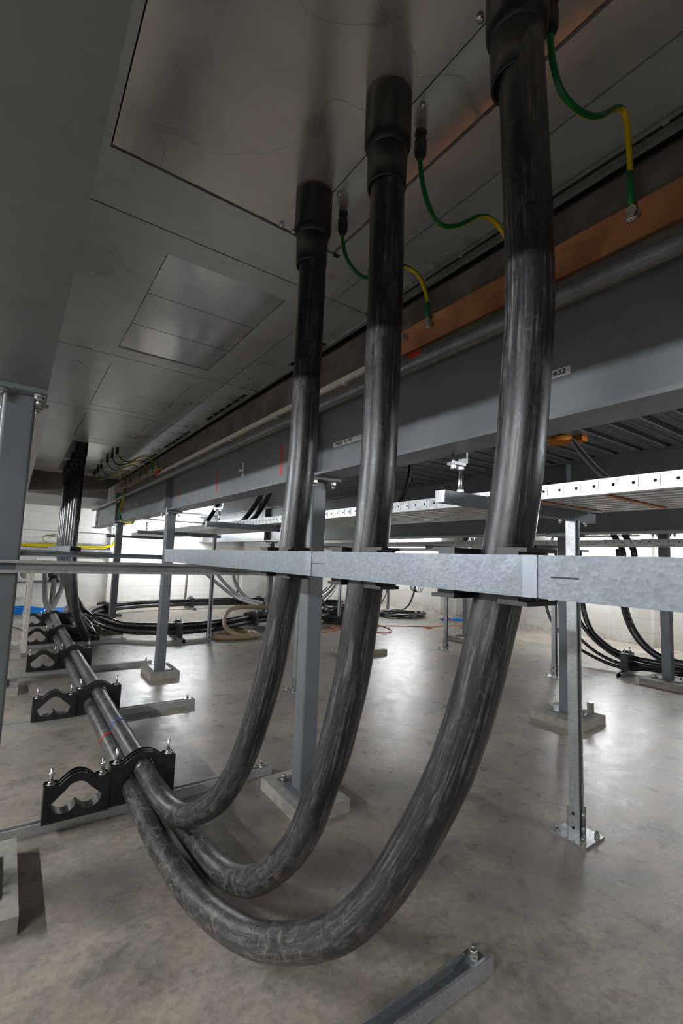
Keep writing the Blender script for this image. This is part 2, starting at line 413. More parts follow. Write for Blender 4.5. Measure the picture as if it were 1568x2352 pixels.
# ------------------------------------------------------------------ room shell
XL, XR, YF, YB, ZD = -4.0, 7.6, -5.0, 10.2, 1.88
struct(MB().box(XL-.2, XR+.2, YF-.2, YB+.2, -0.1, 0).build('floor', M['floor']))
def wallquad(name, p0, p1, z1, thick):
    mb = MB(); x0, y0 = p0; x1, y1 = p1
    mb.box(min(x0, x1)-(thick if x0 == x1 and x0 < 0 else 0), max(x0, x1)+(thick if x0 == x1 and x0 > 0 else 0),
           min(y0, y1)-(thick if y0 == y1 and y0 < 0 else 0), max(y0, y1)+(thick if y0 == y1 and y0 > 0 else 0), 0, z1)
    return struct(mb.build(name, M['wall'], wuv=True))
# back wall with round duct openings (two bores seen past the left column)
HOLES = [(0.22, 0.61), (0.645, 0.61)]
def back_wall():
    mb = MB(); xs = [XL, 0.04, 0.40, 0.465, 0.825, XR]; zlo, zhi = 0.43, 0.79
    mb.box(XL, XR, YB, YB+.2, 0, zlo); mb.box(XL, XR, YB, YB+.2, zhi, 2.3)
    mb.box(XL, xs[1], YB, YB+.2, zlo, zhi); mb.box(xs[2], xs[3], YB, YB+.2, zlo, zhi); mb.box(xs[4], XR, YB, YB+.2, zlo, zhi)
    for (cx, cz) in HOLES:
        n = len(mb.v); K = 32; h = 0.18; R = 0.088
        for (dy, rr) in ((0, None), (0, R), (0.19, R)):
            for k in range(K):
                a = 2*PI*k/K; c, s_ = math.cos(a), math.sin(a)
                q = h/max(abs(c), abs(s_)) if rr is None else rr
                mb.v.append((cx+q*c, YB+dy, cz+q*s_))
        for i in (0, 1):
            for k in range(K):
                j = (k+1) % K; mb.face([n+i*K+k, n+i*K+j, n+(i+1)*K+j, n+(i+1)*K+k])
        mb.face([n+2*K+k for k in range(K)])
    return struct(mb.build('wall_back', M['wall'], wuv=True))
back_wall()
wallquad('wall_right', (XR, YF), (XR, YB), 2.3, .2)
wallquad('wall_left', (XL, YF), (XL, YB), 2.3, .2)
wallquad('wall_front', (XL, YF), (XR, YF), 2.3, .2)
for i, (x0, x1, y0, y1) in enumerate([(1.55, 1.85, YB-.12, YB), (4.35, 4.75, YB-.12, YB), (XR-.1, XR, 2.95, 3.2), (XR-.1, XR, 6.6, 6.95)]):
    struct(MB().box(x0, x1, y0, y1, 0, ZD).build('trim_%d' % (i+1), M['wall'], wuv=True))
def deck(name, x0, x1, y0, y1, along='x'):
    """ribbed steel decking, ribs run along x"""
    mb = MB(); pitch = 0.155; prof = []
    y = y0
    while y < y1:
        for dy, dz in ((0, 0), (0.045, 0), (0.050, 0.008), (0.057, 0.008), (0.062, 0), (0.104, 0), (0.116, 0.045), (0.143, 0.045), (0.155, 0)):
            if y+dy <= y1+1e-6: prof.append((y+dy, ZD+dz))
        y += pitch
    top = [(prof[-1][0], ZD+.07), (prof[0][0], ZD+.07)]
    mb.prism(prof+top, (x0, 0, 0), Y, Z, X, x1-x0)
    return struct(mb.build(name, M['deck']))
deck('ceiling', 1.36, XR, YF, YB)
deck('ceiling.001', XL, -0.10, YF, YB)
deck('ceiling.002', -0.10, 1.36, 8.02, YB)
struct(MB().box(-0.10, 1.36, 7.94, 8.02, 1.88, 2.235).build('trim_5', M['upstand']))
struct(MB().box(-0.10, 1.40, -5.0, 8.0, 2.235, 2.26).build('ceiling.003', M['darkin']))
struct(MB().box(1.34, 1.37, -5.0, 8.0, 1.95, 2.235).build('trim_6', M['upstand']))
struct(MB().box(-0.10, -0.075, -5.0, 8.0, 1.95, 2.235).build('trim_7', M['upstand']))

# ------------------------------------------------------------------ lamps
for (x, y, z, d, L, k, lab) in LAMPS:
    t = thing('batten_light', lab, 'light', (x, y, z+.05))
    hx, hy = (L/2, .024) if d == 'x' else (.024, L/2)
    MB().box(x-hx, x+hx, y-hy, y+hy, z+.028, z+.06).build('housing', M['white'], t)
    mb = MB(); pr = [(0.022*math.cos(a), 0.010+0.022*math.sin(a)) for a in [2*PI*(i+.5)/6 for i in range(6)]]
    mb.prism(pr, (x-hx, y, z) if d == 'x' else (x, y-hy, z), Y if d == 'x' else X, Z, X if d == 'x' else Y, L)
    mb.build('diffuser', m_emit(LAMP*k), t)
    if x > 7: MB().box(x+.03, XR, y-.05, y+.05, z+.035, z+.055).build('bracket', M['white'], t)
    else:
        mb = MB()
        for sgn in (-1, 1):
            px, py = (x+sgn*L*.35, y) if d == 'x' else (x, y+sgn*L*.35)
            mb.rod((px, py, z+.058), Z, .004, ZD-z-.05)
        each(mb, 'hanger_rod', M['zinc'], t)

# ------------------------------------------------------------------ beams
def ibeam(mb, xc, y0, y1, z0, z1, w, tf=0.014, tw=0.01):
    a = w/2; p = [(-a, z0), (a, z0), (a, z0+tf), (tw/2, z0+tf), (tw/2, z1-tf), (a, z1-tf), (a, z1), (-a, z1), (-a, z1-tf), (-tw/2, z1-tf), (-tw/2, z0+tf), (-a, z0+tf)]
    return mb.prism(p, (xc, y0, 0), X, Z, Y, y1-y0)
BX, BZ0, BZ1 = 1.17, 1.475, 1.81
beam = thing('steel_beam', 'long grey steel I-beam with red tape marks running behind the three thick cables', 'beam', (BX, 1.9, BZ0))
ibeam(MB(), BX, -3.0, 9.37, BZ0, BZ1, 0.14, 0.012).build('i_section', M['paint'], beam)
mb = MB(); mb.tube([(BX-.07, -3.0, 1.795), (BX-.07, 9.37, 1.795)], 0.017, 12, 1); mb.build('rounded_flange_edge', M['pipe'], beam)
for yy in (1.93, 4.48, 7.05):
    MB().box(BX-.066, BX-.005, yy-.045, yy-.03, BZ0+.012, BZ1-.012).build('stiffener', M['paint'], beam)
mb = MB(); mb.box(BX-.067, BX-.06, 1.86, 1.875, BZ0+.012, BZ1-.015); mb.build('stiffener', M['paint'], beam)
mb = MB().box(BX-.012, BX-.004, 9.1, 9.3, BZ0+.05, BZ1-.05)
e = mb.build('splice_plate', M['paint'], beam)
mb = MB()
for yy in (9.15, 9.26):
    for zz in (1.56, 1.70): mb.rod((BX-.011, yy, zz), -X, .013, .006, 12)
each(mb, 'bolt_hole', M['darkin'], beam)
wx = BX-.0052
for (yy, z0, z1, yb) in ((2.261, 1.712, 1.541, 2.258), (3.254, 1.705, 1.541, 3.246), (4.223, 1.694, 1.56, 4.217)):
    MB().box(wx-.0012, wx, yy-.009, yy+.009, z1, z0).build('red_tape_mark', M['red'], beam)
def sticker(y0, y1, zc, hh, txt, size):
    lb = MB().box(wx-.0010, wx+.0002, y1, y0, zc-hh, zc+hh).build('paper_label', M['white_tape'], beam)
    if txt:
        lb['label'] = 'white label handwritten ' + txt
        text_part(txt, size, (wx-.0016, y0-.012, zc-size*.33), -Y, Z, M['ink'], lb, name='handwriting', shear=0.15)
sticker(1.752, 1.535, 1.617, .0105, 'CB3222  T2  TX', .0195)
sticker(0.715, 0.632, 1.620, .0115, '', 0)
text_part('14-52', .019, (wx-.0016, .690, 1.6145), -Y, Z, M['ink'], beam, name='handwriting', shear=0.15)
sticker(2.86, 2.80, 1.645, .008, '', 0); sticker(6.05, 5.93, 1.66, .008, '', 0)
mb = MB().box(wx-.004, wx, 2.775, 2.79, 1.60, 1.69); mb.build('plastic_clip', M['white_tape'], beam)
mb = MB().box(BX-.078, BX-.072, 4.30, 4.312, 1.42, 1.50); mb.build('hanging_strip', M['white_tape'], beam)

# upstand on top of the beam
up = thing('galvanised_upstand', 'stained vertical metal upstand standing on the grey beam under the switchgear', 'upstand', (1.14, 1.9, 1.81))
MB().box(1.125, 1.165, -3, 7.93, 1.811, 2.045).build('face_plate', M['upstand'], up)
MB().box(1.118, 1.170, -3, 7.93, 1.813, 1.832).build('mortar_bead', M['pipe'], up)
mb = MB(); mb.box(1.1015, 1.115, -3, 9.3, 1.7745, 1.7785); mb.build('sealant_line', M['screed'], beam)
MB().box(1.108, 1.125, 1.42, 4.86, 1.862, 1.886).build('white_trunking', M['white'], up)
mb = MB()
for yy in (1.6, 2.25, 2.9, 3.55, 4.2): mb.box(1.104, 1.127, yy-.012, yy+.012, 1.848, 1.868)
each(mb, 'trunking_clip', M['white'], up)
MB().box(1.1235, 1.1252, 1.155, 1.215, 1.828, 1.852).build('red_paint_mark', M['red'], up)
MB().box(1.098, 1.1245, 4.70, 4.83, 1.868, 1.895).build('red_block', M['red'], up)

# copper earth bars
def bolt_head(mb, p, ax=(-1, 0, 0), r=0.012, h=0.012):
    mb.lathe([(r*1.35, 0), (r*1.35, h*.22)], p, ax, 16); mb.nut(tuple(vec(p)+vec(ax)*h*.22), ax, r, h*.8)
bar = thing('copper_earth_bar', 'long orange copper earth bar bolted above the grey beam behind the middle and right cables', 'copper bar', (1.115, .5, 1.9))
MB().box(1.108, 1.118, -1.2, 1.36, 1.852, 1.945).build('bar', M['copper'], bar)
mb = MB()
for yy in (0.12, 0.449, 0.765, 1.097, 1.226): bolt_head(mb, (1.108, yy, 1.917), r=.0125, h=.016)
each(mb, 'bolt_head', M['bolt'], bar)
mb = MB()
for yy in (-.5, .2, .95): mb.rod((1.125, yy, 1.90), -X, .014, .010)
each(mb, 'spacer', M['bolt'], bar)
bar2 = thing('copper_earth_bar', 'short pinkish copper earth bar far along the beam where the small earth cables end', 'copper bar', (1.115, 6, 1.9))
pts = [(4.84, 1.965), (4.84, 1.885), (7.0, 1.868), (7.0, 1.955), (6.4, 1.95), (6.2, 1.935), (5.75, 1.955), (5.5, 1.94), (5.1, 1.955), (4.95, 1.945)]
MB().prism(pts, (1.104, 0, 0), Y, Z, X, .012).build('bar', M['copper_tin'], bar2)
mb = MB()
for yy in (4.98, 5.275, 5.606, 6.072, 6.365, 6.656): bolt_head(mb, (1.104, yy, 1.921), r=.013, h=.016)
each(mb, 'bolt_head', M['bolt'], bar2)

# left beam overhead
lb = thing('steel_beam', 'dark grey overhead steel beam filling the upper left corner above the left column', 'beam', (-.02, 0, 1.62))
ibeam(MB(), -.027, -3.0, 2.02, 1.62, 1.95, 0.15, 0.012).build('i_section', M['paint'], lb)
lb2 = thing('steel_beam', 'pale beam continuing from the left column to the back wall, brighter light in its colour', 'beam', (-.02, 3, 1.62))
ibeam(MB(), -.012, 2.03, 7.3, 1.62, 1.95, 0.15, 0.012).build('i_section', M['galv_old'], lb2)  # paler material puts the brighter light on this flange into its colour
for xx, lab in ((3.40, 'dark grey steel beam crossing behind the cable trays on the right'), (5.25, 'far grey steel beam beyond the dark one, above the right wall cables')):
    t = thing('steel_beam', lab, 'beam', (xx, 2, BZ0))
    z0 = 1.335 if xx < 4 else 1.475
    ibeam(MB(), xx, -3, YB, z0 + (0.0 if xx > 4 else 0.0), ZD, 0.14, 0.012).build('i_section', M['paint'], t)
    mb = MB()
    for yy in (1.85, 4.4, 6.95): mb.box(xx-.066, xx-.005, yy, yy+.01, z0+.012, ZD-.014)
    each(mb, 'stiffener', M['paint'], t)

# ------------------------------------------------------------------ columns
def column(xc, yc, ztop, label, padx=.25, pady=.38, w=.082, padh=.055, pxc=None, plate=True, lugs=True):
    t = thing('steel_column', label, 'column', (xc, yc, 0))
    MB().prism(rrect(w, w, .010), (xc, yc, padh+.008), X, Y, Z, ztop-.016-padh-.008, smooth=False).build('shaft', M['paint'], t)
    e = MB().box(xc-.075, xc+.075, yc-.11, yc+.11, ztop-.016, ztop).build('end_plate', M['paint'], t)
    for sx in (-1, 1):
        for sy in (-1, 1):
            mb = MB(); p = (xc+sx*.052, yc+sy*.075, ztop-.016)
            mb.lathe([(.017, 0), (.017, .003)], p, -Z, 16); mb.nut((p[0], p[1], p[2]-.003), -Z, .0135, .013); mb.rod((p[0], p[1], p[2]-.016), -Z, .0075, .016)
            mb.build('bolt', M['zinc'], e)
    px = xc+.003 if pxc is None else pxc
    MB().prism([(-padx/2, -pady/2), (padx/2, -pady/2+.004), (padx/2-.003, pady/2), (-padx/2+.003, pady/2-.003)], (px, yc, 0), X, Y, Z, padh).build('mortar_pad', M['pad'], t)
    bp_ = MB().box(xc-.075, xc+.075, yc-.12, yc+.12, padh, padh+.010).build('base_plate', M['paint'], t)
    if lugs:
        for (sx, sy) in ((-1, 1), (1, -1)):
            mb = MB(); p = (xc+sx*.055, yc+sy*.085, padh+.010); mb.nut(p, Z, .013, .012); mb.rod((p[0], p[1], p[2]+.012), Z, .007, .016)
            mb.build('anchor_bolt', M['bolt'], bp_)
    return t
column(-.025, 1.895, 1.62, 'tall grey column at the left picture edge under the dark overhead beam', w=.09, padx=.25, pady=.44)
column(1.17, 1.90, BZ0, 'grey column in the middle of the picture between the left and middle thick cables', pxc=1.175)
column(1.17, 4.45, BZ0, 'grey column second along the beam, on a pad left of the left thick cable', pxc=1.175, lugs=False)
column(1.17, 7.0, BZ0, 'grey column third along the beam behind the far cable bundle', lugs=False)
column(-.025, 4.45, 1.62, 'grey column hidden behind the left column, only its pad showing', padx=.28, pady=.36)
column(3.36, 1.88, 1.335, 'grey column standing right behind the tall galvanised post on a wide pad', padx=.37, pady=.36)
column(3.36, 4.45, 1.335, 'grey column behind the middle thick cable, only its pad edge showing', padx=.40)
column(3.54, 7.08, 1.335, 'grey column behind the slim strut post left of the left thick cable', )
column(5.25, 1.93, BZ0, 'grey column at the right edge beside the sweeping black cables', padx=.42, pady=.36)
column(5.40, 4.50, BZ0, 'distant grey column left of the right thick cable near the orange lead', padx=.42, pady=.36)
mb = MB().box(3.43, 3.46, 1.74, 1.775, .065, .145)
single('packing_bracket', mb, M['bolt'], 'small upright steel angle on the pad behind the tall galvanised post', 'bracket', (3.445, 1.76, .065))

# ------------------------------------------------------------------ switchgear underside (panels at 2.2 m)
ZC = 2.2
def sheet_hole(mb, x0, x1, y0, y1, hx0, hx1, hy0, hy1, z0, z1):
    mb.box(x0, hx0, y0, y1, z0, z1); mb.box(hx1, x1, y0, y1, z0, z1)
    if hy0 > y0: mb.box(hx0, hx1, y0, hy0, z0, z1)
    if y1 > hy1: mb.box(hx0, hx1, hy1, y1, z0, z1)
def bay(y0, y1, hole, label):
    g = .003; t = thing('switchgear_base', label, 'switchgear base panel', ((.1+1.3)/2, (y0+y1)/2, ZC))
    y0 += g; y1 -= g; mb = MB()
    hx0, hx1, hy0, hy1 = hole
    sheet_hole(mb, -.07, 1.028, y0, y1, hx0, hx1, max(hy0, y0), hy1, ZC, ZC+.012)
    mb.build('base_frame', M['sheet'], t)
    MB().box(1.034, 1.205, y0, y1, ZC, ZC+.012).build('edge_sheet', M['sheet'], t)
    return t
def screws(mb, pts, r=.006):
    for (x, y) in pts: mb.lathe([(r, 0), (r*.9, .002), (r*.4, .0035)], (x, y, ZC+.001), -Z, 12)
def slot(t, ya, yb, y0, y1):
    MB().box(1.205, 1.242, y0, y1, ZC+.018, ZC+.03).build('slot_recess', M['darkin'], t)
    mb = MB(); 
    if ya > y0: mb.box(1.205, 1.242, y0, ya, ZC, ZC+.012)
    if y1 > yb: mb.box(1.205, 1.242, yb, y1, ZC, ZC+.012)
    n = max(2, int((yb-ya)/.12))
    for i in range(1, n):
        yy = ya+(yb-ya)*i/n; mb.box(1.208, 1.240, yy-.004, yy+.004, ZC+.008, ZC+.018)
    each(mb, 'slot_bridge', M['sheet'], t)
    MB().box(1.242, 1.262, y0, y1, ZC-.004, ZC+.012).build('rail_lip', M['galv_old'], t)
# bay 1 : big aluminium gland plate
b1 = bay(-.6, 1.59, (.122, .862, -.597, 1.343), 'large scratched aluminium gland plate bay overhead where the three thick cables enter')
MB().box(.126, .6985, -.59, 1.338, ZC+.006, ZC+.012).build('gland_plate', M['plate'], b1)
MB().box(.7015, .856, -.59, 1.338, ZC+.006, ZC+.012).build('cover_strip', M['plate'], b1)
MB().box(.11, .87, -.59, 1.35, ZC+.020, ZC+.024).build('backing', M['darkin'], b1)
mb = MB(); MBp = [(.683, 1.115), (.718, 1.10), (.683, .765), (.722, .75), (.683, .548), (.722, .54), (.683, .1), (.722, .1), (.64, 1.325), (.69, 1.330)]
screws(mb, MBp, .0085); each(mb, 'pan_head_screw', M['zinc'], b1)
MB().box(1.21, 1.222, -.59, 1.56, ZC-.004, ZC+.012).build('rail_lip', M['galv_old'], b1)
MB().box(1.222, 1.252, -.59, 1.56, ZC+.012, ZC+.03).build('slot_recess', M['black'], b1)
MB().box(1.252, 1.270, -.59, 1.56, ZC-.006, ZC+.012).build('outer_rail_lip', M['galv_old'], b1)
for yy in (.42, .82, 1.07, 1.26, 1.45):
    mb = MB(); mb.lathe([(.008, 0), (.008, .006), (.006, .010)], (1.237, yy, ZC+.012), -Z, 12); mb.build('rail_bolt', M['zinc'], b1)
# bay 2 : opening with a folded aluminium cover
for ya_, yb_ in ((1.33, 1.339),):
    MB().box(.862, .884, ya_, yb_+.01, ZC-.001, ZC+.004).build('corner_notch', M['darkin'], b1)
b2 = bay(1.59, 2.84, (.372, .870, 1.718, 2.71), 'second overhead base panel with a folded shiny aluminium cover of several strips')
for i in range(6):
    ya = 1.722+(2.706-1.722)*i/6; yb = 1.722+(2.706-1.722)*(i+1)/6
    MB().box(.376, .866, ya+.0012, yb-.0012, ZC+.004+.0015*(i % 2), ZC+.012).build('cover_strip', M['sheet_bright'], b2)
MB().box(.37, .875, 1.71, 2.72, ZC+.02, ZC+.024).build('backing', M['darkin'], b2)
slot(b2, 1.95, 2.65 if False else 2.33, 1.6, 2.83)
b3 = bay(2.84, 4.08, (.376, .875, 2.975, 3.94), 'third overhead base panel with one plain rectangular cover outlined by thin gaps')
MB().box(.380, .871, 2.979, 3.936, ZC+.001, ZC+.012).build('cover_plate', M['sheet'], b3); slot(b3, 2.95, 3.76, 2.845, 4.07)
b4 = bay(4.08, 5.33, (.385, .880, 4.21, 5.15), 'fourth overhead base panel with a plain cover just before the far glands')
MB().box(.389, .876, 4.214, 5.146, ZC+.001, ZC+.012).build('cover_plate', M['sheet'], b4); slot(b4, 4.2, 5.08, 4.085, 5.32)
b5 = bay(5.33, 6.60, (.40, .905, 5.40, 6.55), 'fifth overhead base panel whose bright plate carries three nearer far cables')
MB().box(.404, .901, 5.404, 6.546, ZC+.002, ZC+.012).build('gland_plate', M['sheet_bright'], b5); slot(b5, 5.45, 6.2, 5.335, 6.59)
b6 = bay(6.60, 7.93, (.41, .915, 6.68, 7.60), 'sixth and farthest overhead base panel whose bright plate carries the last three cables')
MB().box(.414, .911, 6.684, 7.596, ZC+.002, ZC+.012).build('gland_plate', M['sheet_bright'], b6); slot(b6, 6.8, 7.5, 6.605, 7.92)

# ------------------------------------------------------------------ the three thick cables
R = .040
CY, CZL, CXC = 2.22, .102, .54
far_v = [(3.49, 0), (4.87, 0), (6.19, 0), (7.57, 0)]
def floor_run(dx, z, xend, zend, yend=10.25):
    out = [(CXC+dx, CY, z)]
    for yy in (2.6, 3.49, 4.2, 4.87, 5.5, 6.19, 6.9): out.append((CXC+dx-.004*(yy-CY), yy, z))
    out += [(CXC+dx-.02, 7.57, z), (CXC+dx*1.2-.02, 8.1, z+.01)]
    out += [((CXC+dx+xend)/2-.03, 8.9, z+(zend-z)*.22), (xend-(xend-CXC)*.06, 9.75, z+(zend-z)*.80), (xend, yend, zend)]
    return out
c_left = [(.66, 1.15, 2.03), (.662, 1.144, 1.923), (.661, 1.148, 1.623), (.661, 1.154, 1.392), (.657, 1.173, 1.167), (.655, 1.19, 1.036), (.651, 1.225, .891),
          (.647, 1.259, .766), (.641, 1.31, .635), (.633, 1.373, .497), (.625, 1.446, .388), (.612, 1.551, .28), (.588, 1.753, .158), (.566, 1.936, .128), (.55, 2.09, .150), (.542, 2.17, .166)] \
    + floor_run(0, .171, .49, .68, 10.1)
c_mid = [(.646, .785, 2.03), (.646, .78, 1.738), (.646, .783, 1.508), (.646, .787, 1.331), (.646, .804, 1.157), (.645, .82, 1.044), (.644, .836, .947), (.644, .854, .852),
         (.643, .882, .754), (.642, .916, .653), (.642, .953, .577), (.645, 1.029, .432), (.648, 1.14, .302), (.652, 1.32, .155), (.650, 1.52, .070), (.640, 1.72, .050), (.618, 1.93, .066), (.590, 2.10, .092)] \
    + floor_run(.041, CZL, .645, .585, 10.35)
c_right = [(.675, .458, 2.142), (.677, .447, 1.909), (.680, .438, 1.582), (.678, .445, 1.412), (.676, .455, 1.281), (.673, .472, 1.151), (.671, .494, 1.041), (.669, .505, .992),
           (.667, .522, .92), (.664, .542, .846), (.661, .569, .77), (.658, .591, .715), (.65, .655, .589), (.638, .743, .447), (.623, .859, .316), (.601, 1.031, .195), (.576, 1.22, .108),
           (.548, 1.46, .056), (.523, 1.70, .056), (.507, 1.92, .075), (.500, 2.08, .095)] + floor_run(-.041, CZL, .81, .60, 10.15)
def big_cable(pts, label, tape=None):
    t = thing('power_cable', label, 'cable', pts[0])
    MB().tube(pts, R, 40, 7).build('sheath', M['cable'], t)
    if tape:
        y, x, z, mt = tape
        mb = MB(); mb.tube([(x, y-.008, z), (x, y+.008, z)], R+.0012, 28, 1); mb.build('marker_tape', mt, t)
    return t
big_cable(c_left, 'thick black cable, leftmost and thinnest-looking of the three hanging from the gland plate', (2.75, CXC-.002, .171, M['blue']))
big_cable(c_mid, 'thick black cable, middle one of the three hanging from the gland plate', None)
big_cable(c_right, 'thick black cable, rightmost and nearest, sweeping lowest across the floor', (2.77, CXC-.043, CZL, M['red']))

def cable_gland(x, y, z, label, big=True, group=None, s=1.0, tilt=0):
    t = thing('cable_gland', label, 'cable gland', (x, y, z), group)
    if big:
        a = .0555*s
        def rib(k, h): return 0.955 if (k % 6 in (0, 1)) and .012 < h < .125 else 1.0
        MB().lathe([(a*.97, -.004), (a, .004), (a*1.0, .012), (a*1.0, .02), (a*1.0, .12), (a*.99, .128), (a*.86, .148)], (x, y, z), -Z, 48, True, rib).build('collar', M['black'], t)
        MB().lathe([(a*.86, .146), (a*.83, .23), (a*.82, .236), (a*.74, .237), (a*.74, .15)], (x, y, z), -Z, 40).build('sleeve', M['black'], t)
    else:
        MB().lathe([(.017, -.004), (.017, .004), (.014, .006), (.014, .028)], (x, y, z), -Z, 6, False).build('hex_base', M['black'], t)
        MB().lathe([(.0165, .026), (.0165, .052), (.015, .062), (.010, .072)], (x, y, z), -Z, 12, False).build('dome_nut', M['black'], t)
    return t
cable_gland(.66, 1.15, ZC+.006, 'black ribbed cable gland at the top of the left thick cable')
cable_gland(.646, .787, ZC+.006, 'black ribbed cable gland at the top of the middle thick cable')
cable_gland(.677, .460, ZC+.006, 'black ribbed cable gland at the top of the right thick cable')

# earth leads
def earth_lead(pts, label, r=.0065, sleeve=.06, group=None, seg=14):
    t = thing('earth_lead', label, 'earth cable', pts[0], group)
    MB().tube(pts, r, seg, 8, phase=1.4).build('insulation', M['earth'], t)
    e = vec(pts[-1]); d = (vec(pts[-2])-e).normalized()
    MB().tube([e+d*.002, e+d*sleeve], r*1.15, 14, 1).build('green_sleeve', M['green'], t)
    mb = MB(); mb.tube([e+d*.004, e-d*.010], r*.9, 10, 1); mb.obox(e-d*.016, X, Y, Z, .0016, r*1.5, .014); mb.build('lug', M['zinc'], t)
    return t
earth_lead([(.775, 1.16, 2.135), (.778, 1.16, 2.11), (.791, 1.157, 2.062), (.823, 1.151, 2.025), (.863, 1.144, 2.013), (.915, 1.133, 2.038), (.962, 1.125, 2.078), (1.008, 1.117, 2.098), (1.055, 1.107, 2.085), (1.083, 1.101, 2.045), (1.099, 1.098, 1.995), (1.101, 1.097, 1.932)],
           'green and yellow earth lead curving from beside the left thick cable to the copper bar')
earth_lead([(.771, .806, 2.135), (.772, .806, 2.12), (.78, .805, 2.07), (.802, .802, 2.012), (.837, .797, 1.978), (.895, .789, 1.996), (.971, .778, 2.053), (1.02, .771, 2.061), (1.07, .767, 2.035), (1.095, .765, 1.985), (1.101, .765, 1.932)],
           'green and yellow earth lead starting beside the middle thick cable, passing behind the right one')
earth_lead([(.771, .45, 2.135), (.772, .45, 2.12), (.782, .45, 2.074), (.812, .45, 2.036), (.877, .45, 2.037), (.949, .449, 2.069), (1.025, .449, 2.135), (1.065, .449, 2.162), (1.088, .449, 2.15), (1.097, .449, 2.09), (1.100, .449, 2.023), (1.101, .449, 1.935)],
           'green and yellow earth lead hanging to the right of the right thick cable', .0066, .085)
earth_lead([(.775, .1, 2.135), (.80, .11, 2.05), (.88, .12, 2.0), (.97, .13, 2.03), (1.06, .125, 2.07), (1.098, .12, 2.0), (1.101, .12, 1.935)],
           'green and yellow earth lead just outside the right picture edge')
for (x, y), lab in zip(((.775, 1.16), (.771, .806), (.771, .45), (.775, .1)), ('beside the left thick cable', 'between the middle and right thick cables', 'at the top edge beside the right thick cable', 'beyond the right picture edge')):
    cable_gland(x, y, ZC+.006, 'small black earth gland ' + lab, False)
FG = [(.83, 5.48), (.826, 5.77), (.824, 6.09), (.836, 6.65), (.834, 6.93), (.847, 7.36)]
FC = [[(.833, 5.475, 2.149), (.867, 5.414, 2.08), (.924, 5.312, 2.044), (.989, 5.196, 2.075), (1.037, 5.111, 2.088), (1.077, 5.038, 2.057), (1.095, 5., 2.01), (1.098, 4.98, 1.925)],
      [(.829, 5.765, 2.14), (.862, 5.708, 2.073), (.912, 5.621, 2.05), (.973, 5.515, 2.068), (1.032, 5.41, 2.085), (1.075, 5.335, 2.056), (1.092, 5.294, 1.993), (1.098, 5.275, 1.925)],
      [(.825, 6.088, 2.146), (.85, 6.046, 2.077), (.905, 5.954, 2.035), (.97, 5.844, 2.058), (1.028, 5.745, 2.085), (1.068, 5.677, 2.071), (1.092, 5.631, 2.018), (1.098, 5.606, 1.932)],
      [(.838, 6.646, 2.144), (.874, 6.57, 2.075), (.924, 6.464, 2.041), (.985, 6.335, 2.075), (1.036, 6.228, 2.083), (1.075, 6.139, 2.054), (1.094, 6.091, 1.998), (1.098, 6.072, 1.925)],
      [(.836, 6.926, 2.133), (.854, 6.888, 2.064), (.891, 6.814, 2.031), (.956, 6.68, 2.06), (1.009, 6.571, 2.086), (1.052, 6.482, 2.084), (1.082, 6.414, 2.06), (1.095, 6.376, 2.002), (1.098, 6.365, 1.925)],
      [(.849, 7.355, 2.148), (.869, 7.302, 2.1), (.91, 7.191, 2.07), (.981, 7.002, 2.087), (1.017, 6.905, 2.113), (1.06, 6.791, 2.096), (1.09, 6.7, 2.04), (1.098, 6.656, 1.925)]]
ORD = ['nearest', 'second nearest', 'third nearest', 'fourth nearest', 'fifth nearest', 'farthest']
for i in range(6):
    cable_gland(FG[i][0], FG[i][1], ZC+.004, 'tiny black earth gland, %s of the six in the far row overhead' % ORD[i], False, 'far earth glands')
    earth_lead(FC[i], 'thin earth lead, %s of the six looping to the far copper bar' % ORD[i], .0075, .09, 'far earth leads', 8)
for k, dx in enumerate((0, .016, .008)):
    t = earth_lead([(1.13+dx, 5.9+k*.05, 1.445), (1.15+dx*.3, 6.15, 1.435), (1.088-dx*.2, 6.32, 1.462), (1.080-dx*.3, 6.45, 1.52), (1.078-dx*.5, 6.5, 1.60), (1.086-dx*.6, 6.42, 1.70), (1.091-dx*.5, 6.38, 1.78), (1.092-dx*.4, 6.37, 1.875)],
                   'green and yellow strand drooping below the far copper bar, %s' % ('to the left', 'to the right', 'in front')[k], .011, .09, 'drooping earth bundle', 10)
for k in (0, 1):
    earth_lead([(1.095, 6.55, 1.78), (1.085, 6.7-k*.05, 1.74), (1.085, 6.88-k*.09, 1.76), (1.095, 6.95-k*.1, 1.82), (1.098, 6.95-k*.1, 1.875)],
               'small green and yellow loop at the far copper bar far end, %s' % ('outer', 'inner')[k], .008, .05, 'end loops', 8)
earth_lead([(1.118, 4.62, 1.906), (1.10, 4.72, 1.905), (1.092, 4.85, 1.912), (1.092, 4.93, 1.92)], 'short green and yellow lead joining the near end of the far copper bar', .009, .04)

# ------------------------------------------------------------------ middle-height channels and cleats
def strut(name, label, p, axis, L, open_dir, mat='galv', w=.041, h=.041, cat='channel', group=None):
    """p is the middle of the closed face"""
    t = thing(name, label, cat, p, group); axis = vec(axis); od = vec(open_dir); a = od.cross(axis)
    MB().prism(strut_profile(w, h), p, a, od, axis, L).build('channel', M[mat], t)
    return t
near = strut('strut_channel', 'long galvanised channel crossing in front of the three thick cables at mid height', (.561, -1.2, 1.0855), Y, 3.385, X, 'galv', .056, .041)
MB().box(.5595, .561, .352, .373, 1.0575, 1.1135).build('tape_wrap', M['clear_tape'], near)
MB().box(.5595, .561, .914, .938, 1.0575, 1.1135).build('tape_wrap', M['clear_tape'], near)
MB().box(.5597, .561, .298, .333, 1.0846, 1.0866).build('pen_mark', M['ink'], near)
MB().box(.5597, .561, .86, .93, 1.0856, 1.0872).build('pen_mark', M['ink'], near)
